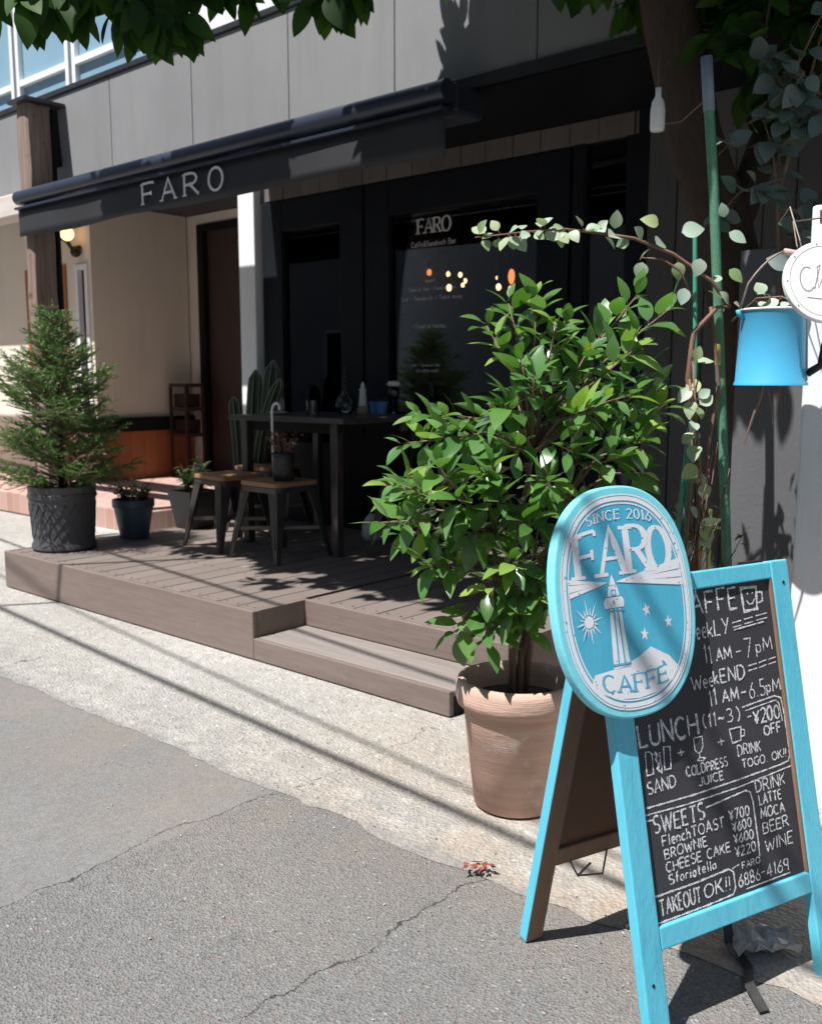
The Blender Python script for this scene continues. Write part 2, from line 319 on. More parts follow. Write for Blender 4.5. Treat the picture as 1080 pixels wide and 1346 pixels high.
chips(M['fascia'], (.30,.27,.24), 55, .69); chips(M['gunmetal'], (.22,.12,.07), 60, .68); chips(M['blueenamel'], (.30,.28,.26), 30, .74); chips(M['greenpole'], (.25,.24,.2), 40, .72)

# ground materials (marks, joints and stains of the real surface)
def groundmat(kind):
    m = bpy.data.materials.new(kind); m.use_nodes = True; N = m.node_tree.nodes; Lk = m.node_tree.links; p = N['Principled BSDF']; p.inputs['Roughness'].default_value = .9
    p.inputs['Specular IOR Level'].default_value = .25
    tc = N.new('ShaderNodeTexCoord'); O = tc.outputs['Object']
    def noise(sc, det=5, ro=.6, vec=O):
        n = N.new('ShaderNodeTexNoise'); n.inputs['Scale'].default_value = sc; n.inputs['Detail'].default_value = det; n.inputs['Roughness'].default_value = ro; Lk.new(vec, n.inputs['Vector']); return n.outputs[0]
    def ramp(x, a, b, ca=(0,0,0), cb=(1,1,1)):
        r = N.new('ShaderNodeValToRGB'); r.color_ramp.elements[0].position = a; r.color_ramp.elements[1].position = b
        r.color_ramp.elements[0].color = rgb(ca); r.color_ramp.elements[1].color = rgb(cb); Lk.new(x, r.inputs[0]); return r.outputs[0]
    def mix(f, a, b, bt='MIX'):
        x = N.new('ShaderNodeMixRGB'); x.blend_type = bt
        for i, q in ((0, f), (1, a), (2, b)):
            if hasattr(q, 'is_linked'): Lk.new(q, x.inputs[i])
            else: x.inputs[i].default_value = q if i == 0 else rgb(q)
        return x.outputs[0]
    def mth(op, a, b=0):
        x = N.new('ShaderNodeMath'); x.operation = op
        for i, q in ((0, a), (1, b)):
            if hasattr(q, 'is_linked'): Lk.new(q, x.inputs[i])
            else: x.inputs[i].default_value = q
        return x.outputs[0]
    def lin(x, a, b, flip=False):      # 0..1 between a and b, any range
        r = N.new('ShaderNodeMapRange'); r.inputs[1].default_value = a; r.inputs[2].default_value = b; r.inputs[3].default_value = 1 if flip else 0; r.inputs[4].default_value = 0 if flip else 1; Lk.new(x, r.inputs[0]); return r.outputs[0]
    sep = N.new('ShaderNodeSeparateXYZ'); Lk.new(O, sep.inputs[0]); U_, V_ = sep.outputs[0], sep.outputs[1]
    vo = N.new('ShaderNodeTexVoronoi'); vo.inputs['Scale'].default_value = 165 if kind == 'asphalt' else 95; vo.inputs['Randomness'].default_value = 1; Lk.new(O, vo.inputs['Vector'])
    stone = N.new('ShaderNodeSeparateColor'); Lk.new(vo.outputs['Color'], stone.inputs[0]); rnd = stone.outputs[0]
    big = noise(1.3, 4); fine = noise(260, 3, .7); mid = noise(18, 6, .65)
    if kind == 'asphalt':
        base = mix(ramp(big, .35, .65), (.185,.185,.186), (.225,.223,.22))
        base = mix(ramp(mid, .3, .75), base, (.185,.182,.178)); cell = ramp(stone.outputs[1], .0, 1.0, (.80,.80,.80), (1.16,1.15,1.14)); base = mix(.85, base, cell, 'MULTIPLY')
        bright = ramp(rnd, .975, 1.0)
        patch = mth('ADD', U_, mth('MULTIPLY', mth('SUBTRACT', noise(5, 5), .5), .10))
        right = ramp(mth('ADD', patch, 2.04), .498, .503)       # coarser patch beyond the joint at u = -2.04
        smooth = mth('SUBTRACT', 1, ramp(mth('ADD', mth('MULTIPLY', patch, 1), 2.54), .498, .504))
        coarse = mth('ADD', .3, mth('MULTIPLY', mth('SUBTRACT', 1, smooth), .7))
        base = mix(mth('MULTIPLY', bright, mth('MULTIPLY', coarse, .55)), base, (.46,.45,.44))
        base = mix(mth('MULTIPLY', ramp(rnd, .0, .12, (1,1,1), (0,0,0)), mth('MULTIPLY', coarse, .6)), base, (.07,.07,.075))
        base = mix(mth('MULTIPLY', ramp(rnd, .5, .505), ramp(rnd, .525, .53, (1,1,1), (0,0,0))), base, (.22,.17,.155))
        # stain beside the pavement edge
        st = mth('MULTIPLY', lin(mth('ADD', V_, mth('MULTIPLY', mth('SUBTRACT', big, .5), .6)), 1.15, 1.75), ramp(noise(3, 5), .38, .66))
        base = mix(mth('MULTIPLY', st, .5), base, (.27,.215,.165))
        h = mth('ADD', mth('MULTIPLY', vo.outputs['Distance'], coarse), mth('MULTIPLY', fine, .4))
        cr = None
        for c0, wd_, lo in ((-2.05, .0024, 0), (-1.30, .0036, 0)):
            wob = mth('ADD', mth('MULTIPLY', mth('SUBTRACT', noise(3.1, 2), .5), .16), mth('MULTIPLY', mth('SUBTRACT', noise(34, 4, .7), .5), .035))
            d = mth('ABSOLUTE', mth('ADD', mth('SUBTRACT', U_, c0), wob))
            w = mth('MULTIPLY', ramp(noise(9 + c0, 4), .36, .62), wd_)
            c = mth('LESS_THAN', d, w); cr = c if cr is None else mth('MAXIMUM', cr, c)
        base = mix(mth('MULTIPLY', cr, .8), base, (.035,.033,.03)); h = mth('SUBTRACT', h, mth('MULTIPLY', cr, 1.2))
        strength, dist = .85, .006
    else:
        base = mix(ramp(big, .3, .7), (.34,.325,.30), (.46,.445,.415))
        base = mix(mth('MULTIPLY', ramp(mid, .40, .68), .6), base, (.27,.26,.24))
        base = mix(mth('MULTIPLY', ramp(rnd, .88, .95), .5), base, (.18,.17,.16))
        base = mix(mth('MULTIPLY', ramp(rnd, .02, .06, (1,1,1), (0,0,0)), .6), base, (.58,.57,.54))
        # rusty run-off around the pot and along the kerb line
        st = mth('MULTIPLY', lin(mth('ADD', U_, mth('MULTIPLY', big, 1.2)), -2.0, -.6), ramp(noise(2.2, 6, .7), .36, .62))
        base = mix(mth('MULTIPLY', st, .75), base, (.36,.26,.18))
        dirt = mth('MULTIPLY', lin(mth('ABSOLUTE', mth('SUBTRACT', mth('ADD', V_, mth('MULTIPLY', mid, .2)), 2.0)), .0, .2, True), ramp(noise(6, 6, .7), .44, .62))
        base = mix(mth('MULTIPLY', dirt, .45), base, (.20,.195,.185))
        crumb = lin(mth('ADD', V_, mth('MULTIPLY', mth('SUBTRACT', noise(14, 6, .75), .5), .30)), 1.73, 1.81, True)
        base = mix(mth('MULTIPLY', crumb, .75), base, (.20,.195,.19))
        wob = mth('ADD', mth('MULTIPLY', mth('SUBTRACT', noise(6, 4), .5), .2), 0)
        cr = None
        for c0 in (-3.82, -2.0):
            d = mth('ABSOLUTE', mth('ADD', mth('SUBTRACT', U_, c0), wob)); w = mth('MULTIPLY', ramp(noise(7, 5, .7), .47, .68), .006)
            c = mth('LESS_THAN', d, w); cr = c if cr is None else mth('MAXIMUM', cr, c)
        base = mix(mth('MULTIPLY', cr, .85), base, (.05,.045,.04))
        h = mth('SUBTRACT', mth('ADD', mth('MULTIPLY', vo.outputs['Distance'], .8), mth('MULTIPLY', mid, 1.2)), cr)
        strength, dist = .8, .008
    Lk.new(base, p.inputs['Base Color'])
    b = N.new('ShaderNodeBump'); b.inputs['Strength'].default_value = strength; b.inputs['Distance'].default_value = dist; Lk.new(h, b.inputs['Height']); Lk.new(b.outputs[0], p.inputs['Normal'])
    return m
M['asphalt'] = groundmat('asphalt'); M['concrete'] = groundmat('concrete')

# ------------------------------------------------------------------ stroke lettering
def arc(cx, cy, rx, ry, a0, a1, n=14): return [(cx + rx * math.cos(R(a0 + (a1 - a0) * i / n)), cy + ry * math.sin(R(a0 + (a1 - a0) * i / n))) for i in range(n + 1)]
G = {
'A': (.72, [[(0,0),(.36,1),(.72,0)], [(.13,.36),(.59,.36)]]), 'B': (.58, [[(0,0),(0,1)], [(0,1)]+arc(.28,.76,.24,.24,90,-90,8)+[(0,.52)], [(.28,.52)]+arc(.3,.26,.28,.26,90,-90,8)+[(0,0)]]),
'C': (.66, [arc(.36,.5,.36,.5,48,312)]), 'D': (.66, [[(0,0),(0,1)], [(0,1),(.2,1)]+arc(.2,.5,.46,.5,90,-90)+[(0,0)]]),
'E': (.54, [[(0,0),(0,1)], [(0,1),(.54,1)], [(0,.52),(.44,.52)], [(0,0),(.54,0)]]), 'F': (.54, [[(0,0),(0,1)], [(0,1),(.54,1)], [(0,.5),(.42,.5)]]),
'G': (.68, [arc(.36,.5,.36,.5,48,340)+[(.69,.45),(.42,.45)]]), 'H': (.62, [[(0,0),(0,1)], [(.62,0),(.62,1)], [(0,.5),(.62,.5)]]), 'I': (.1, [[(.05,0),(.05,1)]]),
'J': (.45, [[(.42,1),(.42,.25)]+arc(.21,.22,.21,.22,0,-170,8)]), 'K': (.6, [[(0,0),(0,1)], [(.56,1),(.02,.42)], [(.18,.56),(.6,0)]]), 'L': (.5, [[(0,1),(0,0),(.5,0)]]),
'M': (.8, [[(0,0),(.08,1),(.4,.25),(.72,1),(.8,0)]]), 'N': (.64, [[(0,0),(0,1),(.64,0),(.64,1)]]), 'O': (.76, [arc(.38,.5,.38,.5,90,450,26)]),
'P': (.56, [[(0,0),(0,1)], [(0,1),(.26,1)]+arc(.26,.74,.28,.26,90,-90,8)+[(0,.48)]]), 'R': (.64, [[(0,0),(0,1)], [(0,1),(.28,1)]+arc(.28,.75,.28,.25,90,-90,8)+[(0,.5)], [(.26,.5),(.64,0)]]),
'S': (.54, [arc(.28,.75,.26,.25,40,270,10)+arc(.27,.25,.27,.25,90,-140,10)]), 'T': (.64, [[(0,1),(.64,1)], [(.32,1),(.32,0)]]), 'U': (.6, [[(0,1),(0,.3)]+arc(.3,.3,.3,.3,180,360,10)+[(.6,1)]]),
'V': (.66, [[(0,1),(.33,0),(.66,1)]]), 'W': (.95, [[(0,1),(.24,0),(.47,.75),(.7,0),(.95,1)]]), 'Y': (.6, [[(0,1),(.3,.48)], [(.6,1),(.2,0)]]), 'X': (.6, [[(0,0),(.6,1)], [(0,1),(.6,0)]]),
'0': (.54, [arc(.27,.5,.27,.5,90,450,20)]), '1': (.2, [[(.02,.82),(.14,1),(.14,0)]]), '2': (.52, [arc(.26,.74,.26,.26,160,-20,9)+[(0,0),(.54,0)]]), '3': (.5, [arc(.22,.76,.24,.24,140,-80,8)+arc(.22,.26,.28,.26,80,-140,9)]),
'4': (.56, [[(.4,0),(.4,1),(0,.32),(.56,.32)]]), '5': (.5, [[(.48,1),(.08,1),(.05,.56)]+arc(.22,.3,.28,.3,100,-140,10)]), '6': (.5, [[(.42,1),(.1,.5)]+arc(.25,.28,.25,.28,150,510,18)]),
'7': (.5, [[(0,1),(.5,1),(.16,0)]]), '8': (.5, [arc(.25,.75,.21,.25,-90,270,16), arc(.25,.25,.25,.25,90,450,16)]), '9': (.5, [arc(.25,.72,.24,.27,0,360,16)+[(.42,0)]]),
'-': (.36, [[(.03,.45),(.33,.47)]]), '~': (.5, [[(0,.42),(.12,.52),(.25,.47),(.38,.4),(.5,.52)]]), '.': (.14, [[(.05,.0),(.08,.06)]]), '(': (.22, [arc(.5,.5,.48,.68,128,232,8)]), ')': (.22, [arc(-.28,.5,.48,.68,52,-52,8)]),
'!': (.14, [[(.1,1),(.06,.3)], [(.04,.06),(.05,.0)]]), '+': (.5, [[(.25,.15),(.25,.75)], [(0,.45),(.5,.45)]]), 'Y=': (.6, []), '¥': (.6, [[(0,1),(.3,.52)], [(.6,1),(.3,.52),(.3,0)], [(.08,.42),(.52,.42)], [(.08,.26),(.52,.26)]]),
'&': (.6, [[(.6,0),(.12,.72)]+arc(.28,.82,.16,.18,190,-20,8)+[(.06,.38)]+arc(.24,.22,.22,.22,150,360,10)+[(.58,.45)]]), ' ': (.34, []), '/': (.35, [[(0,0),(.35,1)]]), ':': (.12, [[(.05,.1),(.06,.16)], [(.05,.5),(.06,.56)]]),
'e': (.46, [[(.03,.3),(.44,.33)]+arc(.24,.31,.21,.31,5,310,12)]), 'k': (.42, [[(0,0),(0,1)], [(.38,.62),(.02,.25)], [(.12,.34),(.42,0)]]), 'n': (.42, [[(0,.6),(0,0)], [(0,.4)]+arc(.2,.4,.2,.2,170,0,8)+[(.4,0)]]),
'c': (.4, [arc(.22,.3,.21,.3,50,310,10)]), 'h': (.42, [[(0,1),(0,0)], [(0,.4)]+arc(.2,.4,.2,.2,170,0,8)+[(.4,0)]]), 'f': (.34, [arc(.28,.8,.14,.2,70,180,6)+[(.14,0)], [(0,.56),(.32,.56)]]), 'o': (.44, [arc(.22,.3,.21,.3,90,450,14)]),
'r': (.3, [[(0,.6),(0,0)], [(0,.38)]+arc(.18,.4,.18,.2,170,50,5)]), 'i': (.1, [[(.05,.6),(.05,0)], [(.05,.8),(.05,.86)]]), 'a': (.44, [arc(.2,.28,.2,.28,20,380,14), [(.42,.58),(.42,0)]]), 't': (.34, [[(.16,.9),(.16,.08),(.3,0)], [(0,.6),(.32,.6)]]),
'l': (.1, [[(.05,1),(.05,0)]]), 'b': (.42, [[(0,1),(0,0)], arc(.2,.28,.2,.28,180,540,14)]), 'd': (.44, [arc(.2,.28,.2,.28,0,360,14), [(.42,1),(.42,0)]]), 's': (.36, [arc(.19,.45,.16,.15,40,270,7)+arc(.18,.15,.17,.15,90,-140,7)]),
'p': (.42, [[(0,.6),(0,-.3)], arc(.2,.28,.2,.28,180,540,14)]), 'm': (.66, [[(0,.6),(0,0)], arc(.16,.4,.16,.2,170,0,6)+[(.32,0)], arc(.48,.4,.16,.2,170,0,6)+[(.64,0)]]), 'w': (.6, [[(0,.6),(.15,0),(.3,.5),(.45,0),(.6,.6)]]),
'u': (.42, [[(0,.6),(0,.2)]+arc(.2,.2,.2,.2,180,360,8), [(.42,.6),(.42,0)]]), 'y': (.42, [[(0,.6),(.2,.05)], [(.42,.6),(.1,-.3)]]), 'g': (.44, [arc(.2,.3,.2,.28,0,360,14), [(.42,.58),(.42,-.1)]+arc(.22,-.1,.2,.2,0,-150,6)]), 'z': (.4, [[(0,.6),(.4,.6),(0,0),(.4,0)]]), 'v': (.4, [[(0,.6),(.2,0),(.4,.6)]]),
}
class Ink:     # flat ribbons on a surface; pt(a, c, off) -> Vector
    def __init__(s, pt, step=.00012, chalk=False): s.mb = MB(); s.pt = pt; s.k = 0; s.step = step; s.chalk = chalk
    def ribbon(s, pts, wid):
        pts = [Vector((p[0], p[1])) for p in pts]; n = len(pts)
        if n < 2: return
        if s.chalk:
            q = []
            for a, b in zip(pts[:-1], pts[1:]):
                m = max(1, int((b - a).length / .004)); q += [a.lerp(b, j / m) + (Vector((ru(-1,1), ru(-1,1))) * .00022 if j else Vector((0, 0))) for j in range(m)]
            q.append(pts[-1]); pts = q; n = len(pts); pr = ru(.8, 1.15); ph = ru(0, 6); wid = [wid * pr * (1 + .22 * math.sin(i * .9 + ph) + ru(-.18, .18)) for i in range(n)]
        if not hasattr(wid, '__len__'): wid = [wid] * n
        closed = (pts[0] - pts[-1]).length < 1e-6 and n > 3
        off = (s.k % 12) * s.step; s.k += 1; vs = []
        for i, p in enumerate(pts):
            if closed: a, b = pts[(i - 1) % (n - 1)], pts[(i + 1) % (n - 1)]
            else: a, b = pts[max(i - 1, 0)], pts[min(i + 1, n - 1)]
            d1 = (p - a); d2 = (b - p)
            if d1.length < 1e-9: d1 = d2
            if d2.length < 1e-9: d2 = d1
            d1 = d1.normalized(); d2 = d2.normalized(); t = d1 + d2
            t = t.normalized() if t.length > .2 else d2
            nn = Vector((-t.y, t.x)); c = max(.55, abs(Vector((-d1.y, d1.x)).dot(nn)))
            w = wid[i] * .5 / c
            vs += [s.pt(*(p + nn * w), off), s.pt(*(p - nn * w), off)]
        s.mb.add(vs, [(2*i+1, 2*i+3, 2*i+2, 2*i) for i in range(n - 1)])
    def poly(s, pts):
        off = (s.k % 12) * s.step; s.k += 1
        vs = [s.pt(x, y, off) for x, y in pts]; s.mb.add(vs, [tuple(range(len(vs)))])
    def text(s, txt, a0, c0, h, width=None, w=.1, gap=.2, jit=0, serif=False, warp=None, slope=0, thin=.45):
        tot = sum(G[c][0] + gap for c in txt) - gap; sx = (width / (tot * h)) if width else 1
        x = 0
        for ch in txt:
            gw, st = G[ch]; jy = ru(-jit, jit); js = 1 + ru(-jit, jit) * 1.5; sh = ru(-jit, jit) * 1.2
            def mp(px, py):
                X = (x + px + sh * py) * h * sx; Y = (py * js + jy) * h
                q = (a0 + X, c0 + Y + X * slope)
                return warp(*q) if warp else q
            for pl in st:
                if jit: pl = [(p[0] + ru(-jit, jit) * .35, p[1] + ru(-jit, jit) * .35) for p in pl[:-1]] + [pl[-1] if pl[0] != pl[-1] else pl[0]]
                P = []
                for i in range(len(pl) - 1):      # subdivide long segments so warps bend
                    (xa, ya), (xb, yb) = pl[i], pl[i + 1]; k = 3 if (warp and math.hypot(xb - xa, yb - ya) > .3) else 1
                    P += [(xa + (xb - xa) * j / k, ya + (yb - ya) * j / k) for j in range(k)]
                P.append(pl[-1])
                if serif:
                    ws = []
                    for i in range(len(P)):
                        a, b = P[max(i - 1, 0)], P[min(i + 1, len(P) - 1)]
                        if P[0] == P[-1] and i in (0, len(P) - 1): a, b = P[-2], P[1]
                        dx, dy = (b[0] - a[0]) * sx, b[1] - a[1]; l = math.hypot(dx, dy) or 1
                        vt = abs(dy) / l; ww = w * (thin + (1 - thin) * vt ** 2)
                        if .15 < abs(dx) / l < .9 and dx * dy > 0 and len(pl) <= 4: ww *= .62
                        ws.append(ww * h)
                    s.ribbon([mp(*p) for p in P], ws)
                    for e, nb in ((P[0], P[1]), (P[-1], P[-2])):
                        if P[0] == P[-1]: continue
                        dx, dy = (e[0] - nb[0]) * sx, e[1] - nb[1]
                        if abs(dy) > abs(dx) * .9 and (e[1] < .03 or e[1] > .97) and len(pl) <= 4:
                            sg = 1 if e[1] < .5 else -1; yy = e[1] + sg * w * .2; hw = w * 1.05 / sx
                            s.ribbon([mp(e[0] - hw, yy), mp(e[0] + hw, yy)], w * .42 * h)
                        elif abs(dx) > abs(dy) and e[0] > .25 and len(pl) == 2:
                            dn = -1 if e[1] > .6 else (1 if e[1] < .3 else 0)
                            s.ribbon([mp(e[0], e[1] + .11 * (dn if dn else 1)), mp(e[0], e[1] + (.0 if dn else -.11))], w * .45 * h)
                else: s.ribbon([mp(*p) for p in P], w * h)
            x += gw + gap
    def build(s, name, m, parent): return s.mb.build(name, m, parent)

# ================================================================== SETTING
def sheet(name, m, pts, z, org=(0, 0, 0)):
    mb = MB(); mb.add([(u, v, z) for u, v in pts], [tuple(range(len(pts)))]); o = mb.build(name, m, org=org); o['kind'] = 'structure'; return o
sheet('road', M['asphalt'], [(-90, -80), (90, -80), (90, 90), (-90, 90)], 0)
edge = []
for i in range(261):
    u = -13 + i * .06
    edge.append((u, 1.735 + .003 * math.sin(u * 2.3) + (.08 * max(0, u + 1.3)) + ru(-.016, .016) + (.004 * math.sin(u * 17))))
mb = MB(); nE = len(edge)
mb.add([(u, v, .0015) for u, v in edge] + [(u, v + .05 + ru(0, .02), .006) for u, v in edge] + [(u, 9.5, .014) for u, v in edge],
       [(i, i + 1, nE + i + 1, nE + i) for i in range(nE - 1)] + [(nE + i, nE + i + 1, 2*nE + i + 1, 2*nE + i) for i in range(nE - 1)])
o = mb.build('pavement', M['concrete']); o['kind'] = 'structure'
mb = MB(); mb.box(-14, -6.2, 4.02, 9.0, .015, .2); o = mb.build('porch_floor', M['porchbrick'], bevel=.01); o['kind'] = 'structure'

# ------------------------------------------------------------------ cafe building
VW = 4.45
cafe = thing('cafe_building', 'dark fronted cafe with a grey panelled band over its glazed shopfront', 'building', (-3.7, VW, 0))
# upper panel band
zt, zb = 3.16, 2.57
seams = [-12.5, -11.1, -9.7, -8.3, -6.66, -5.79, -4.91, -4.05, -3.28, -2.45, -1.6, -.75, .1, 1.0, 2.0, 3.0]
mb = MB()
for a, b in zip(seams[:-1], seams[1:]): mb.box(a + .003, b - .003, 3.65, 3.69, zb, zt)
band = mb.build('panel_band', M['panel'], cafe, bevel=.003)
mb = MB(); mb.box(-12.5, 3, 3.692, 3.74, zb, zt - .01); mb.build('band_backing', M['cap'], cafe)
mb = MB(); mb.box(-12.55, 3.05, 3.635, 3.76, zt + .002, zt + .04); mb.build('parapet_cap', M['cap'], cafe, bevel=.006)
mb = MB(); mb.box(-5.14, 3, 3.66, VW + .02, zb - .06, zb - .003); mb.build('soffit', M['soffit'], cafe)
mb = MB(); mb.box(-5.14, 3, 3.635, 3.655, zb - .05, zb + .0); mb.build('drip_edge', M['cap'], cafe)
# weathered board strip above the shopfront
mb = MB(); u = -5.18
while u < -2.36:
    w = ru(.17, .21); mb.box(u, u + w - .006, VW - .02 + ru(0, .006), VW + .02, 2.40, 2.508); u += w
mb.build('board_strip', M['barnwood'], cafe)
# white corner post
mb = MB(); mb.box(-5.42, -5.25, VW - .06, VW + .12, 0, 2.50); mb.build('corner_post', M['white'], cafe, bevel=.006)
# shopfront frames
def opening(name, u0, u1, z0, z1, fr=.06, kick=None, lo=None):
    mb = MB(); y0, y1 = VW - .015, VW + .07
    mb.box(u0, u0 + fr, y0, y1, z0, z1); mb.box(u1 - fr, u1, y0, y1, z0, z1)
    mb.box(u0 + fr, u1 - fr, y0 + .003, y1, z1 - fr, z1); mb.box(u0 + fr, u1 - fr, y0 + .003, y1, z0, z0 + (kick or fr))
    f = mb.build(name, M['frame'], cafe, bevel=.004)
    g = MB(); g.box(u0 + fr, u1 - fr, VW + .02, VW + .026, z0 + (kick or fr), z1 - fr); g.build('pane', M['glass'], f); return f
opening('window', -5.22, -4.26, .22, 2.39, .2, .55)
d = opening('door', -4.24, -2.76, .22, 2.39, .2, .35)
mb = MB(); mb.tube([V(-2.9, VW - .06, .95), V(-2.9, VW - .06, 1.55)], .014, 8); mb.tube([V(-2.9, VW - .06, 1.0), V(-2.9, VW, 1.0)], .009, 6); mb.tube([V(-2.9, VW - .06, 1.5), V(-2.9, VW, 1.5)], .009, 6); mb.build('handle', M['gunmetal'], d, smooth=True)
opening('window', -2.74, -2.36, .22, 2.50, .07, .5)
mb = MB(); mb.box(-2.36, -2.29, VW - .03, VW + .09, 0, 2.508); mb.build('jamb', M['frame'], cafe)
mb = MB(); mb.box(-5.4, -2.3, VW + .005, VW + .12, 2.392, 2.51); mb.build('lintel', M['soffit'], cafe)
mb = MB(); mb.box(-5.24, -2.3, VW - .01, VW + .3, 0, .215); mb.build('base_wall', M['frame'], cafe)
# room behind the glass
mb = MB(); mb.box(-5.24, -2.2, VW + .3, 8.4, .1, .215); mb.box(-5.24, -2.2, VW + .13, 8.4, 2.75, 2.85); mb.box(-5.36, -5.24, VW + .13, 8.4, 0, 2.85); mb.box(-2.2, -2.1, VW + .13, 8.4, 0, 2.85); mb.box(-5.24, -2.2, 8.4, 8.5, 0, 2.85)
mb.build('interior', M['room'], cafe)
mb = MB(); mb.box(-4.9, -3.2, 7.3, 7.8, .215, 1.25); mb.box(-4.95, -3.15, 7.22, 7.85, 1.252, 1.29); mb.build('counter', M['door'], cafe)
# side wall to the passage and the body above
mb = MB(); mb.box(-5.46, -5.365, VW + .125, 9, 0, 3.1); mb.build('side_wall', M['greywall'], cafe)
# upper storey set back behind the parapet
mb = MB(); mb.box(-13, 3, 4.32, 4.6, 2.86, 3.3); mb.box(-6.15, 3, 4.33, 8, 3.3, 6.2); mb.box(-13, -6.15, 4.33, 8, 5.3, 6.2); mb.box(-13, -5.5, 4.6, 8, 2.9, 3.0); mb.build('upper_wall', M['white'], cafe)
def zline(u0, u1, z0, z1, nm, mat_): 
    mb = MB(); mb.box(u0, u1, 4.30, 4.36, z0, z1); return mb.build(nm, mat_, cafe)
for (a, b) in ((-12.9, -9.9), (-9.85, -8.25), (-8.2, -7.35), (-7.3, -6.2)):
    f = MB()
    f.box(a, a + .05, 4.27, 4.35, 3.305, 5.29); f.box(b - .05, b, 4.27, 4.35, 3.305, 5.29); f.box(a + .05, b - .05, 4.272, 4.35, 3.305, 3.40); f.box(a + .05, b - .05, 4.272, 4.35, 3.68, 3.73); f.box(a + .05, b - .05, 4.272, 4.35, 5.2, 5.29)
    fo = f.build('upper_window', M['white'], cafe); g = MB(); g.box(a + .05, b - .05, 4.31, 4.33, 3.40, 3.68); g.box(a + .05, b - .05, 4.31, 4.33, 3.73, 5.2); g.build('pane', M['winblue'], fo)
# lettering on the door glass
wl = lambda a, c, off: V(a, VW + .018 - off, c)
for tx, a0, c0, h, w0, ww, sf in (('FARO', -3.83, 2.06, .085, .25, .2, True), ('Caffe&Sandwich Bar', -3.88, 1.985, .03, .34, .13, False), ('open', -3.77, 1.775, .022, .07, .12, False), ('Take in 11am / Food in 11am', -3.90, 1.725, .022, .36, .12, False),
    ('Sat - Sandwich / Take away', -3.96, 1.67, .024, .47, .12, False), ('Closed on Monday', -3.86, 1.505, .024, .25, .12, False), ('tel / Sandwich Bar', -3.87, 1.275, .018, .22, .12, False), ('03-6886-4169', -3.84, 1.24, .018, .17, .12, False)):
    ink = Ink(wl); ink.text(tx, a0, c0, h, width=w0, w=ww, serif=sf, gap=.14 if sf else .2); ink.build('lettering', M['printwhite'], d)
mb = MB(); mb.box(-2.33, -2.27, VW - .036, VW - .031, 1.50, 1.60); tag(mb.build('notice_card', M['greywall'], org=(-2.3, VW - .03, 1.5)), 'small grey notice card stuck on the dark door jamb beside the planks', 'notice')
# pendant lamps inside
spots = [(-5.19, 6.2, 2.076, .030, 'bulbdim'), (-5.067, 6.3, 2.062, .024, 'bulb'), (-5.02, 6.4, 2.06, .024, 'bulb'), (-4.817, 6.0, 1.915, .030, 'bulb'), (-4.891, 6.3, 1.995, .022, 'bulb'), (-4.798, 6.15, 1.945, .020, 'bulb'), (-4.337, 6.0, 1.891, .028, 'bulb'), (-4.149, 5.9, 1.949, .036, 'bulbdim'), (-4.295, 6.1, 1.878, .028, 'bulb'), (-4.498, 6.2, 1.985, .014, 'bulb')]
plab = ['dim amber pendant bulb farthest left behind the door glass', 'small bright bulb left of a close pair behind the door glass', 'small bright bulb right of the close upper pair behind the door glass', 'bright round bulb below the close pair behind the door glass', 'tiny upper bulb of the slanted pair behind the door glass', 'tiny lower bulb of the slanted pair behind the door glass',
        'bright round bulb lower left of the orange pendant', 'long orange pendant bulb behind the door glass above the shrub', 'bright round bulb right below the long orange pendant', 'pinpoint bulb left of the long orange pendant']
for (u, v, z, r, mm), lb in zip(spots, plab):
    t = thing('pendant_lamp', lb, 'pendant lamp', (u, v, z), group='pendant bulbs inside the cafe')
    mb = MB(); mb.ball((u, v, z), r * .68, r * .68, r * .75 * (2.1 if lb.startswith('long') else 1.2)); mb.build('bulb', M[mm], t, smooth=True)
    mb = MB(); mb.tube([V(u, v, z + r * 1.1), V(u, v, 2.748)], .003, 5); mb.tube([V(u, v, z + r * 1.0), V(u, v, z + r + .05)], .011, 8); mb.build('cord', M['black'], t)

# ------------------------------------------------------------------ awning
AV = 3.36; AL, AR = -6.51, -2.71
aw = thing('awning', 'folded black canvas shop awning with white lettering on its valance', 'awning', (-4.6, AV, 2.18))
mb = MB(); mb.tube([V(AL, AV, 2.435), V(AR, AV, 2.435)], .048, 24); mb.build('front_bar', M['cassette'], aw, smooth=True, auto=40)
mb = MB(); mb.box(AL + .004, AR - .004, AV - .040, AV + .02, 2.352, 2.368); mb.build('valance_rail', M['cassette'], aw, bevel=.003)
mb = MB(); n = 80
vs = []
for i in range(n + 1):
    u = AL + .01 + (AR - AL - .02) * i / n
    for j in range(5): vs.append((u, AV - .012 + .008 * math.sin(u * 6.3) * j / 4, 2.36 - .19 * j / 4 - (.007 * math.sin(u * 4) if j == 4 else 0)))
mb.add(vs, [(i*5+j, i*5+j+1, (i+1)*5+j+1, (i+1)*5+j) for i in range(n) for j in range(4)]); va = mb.build('valance', M['canvas'], aw, smooth=True)
so_ = va.modifiers.new('solid', 'SOLIDIFY'); so_.thickness = .002
mb = MB(); mb.box(AL + .01, AR - .01, AV + .065, 3.635, 2.36, 2.49); mb.build('cassette', M['cassette'], aw, bevel=.02)
for ch, a, wd_ in (('F', -4.985, .115), ('A', -4.795, .135), ('R', -4.575, .128), ('O', -4.355, .12)):
    ink = Ink(lambda a, c, off: V(a, AV - .0275 - off, c)); ink.text(ch, a, 2.212, .118, width=wd_, w=.16, serif=True, thin=.75); ink.build('letter', M['letter'], aw)

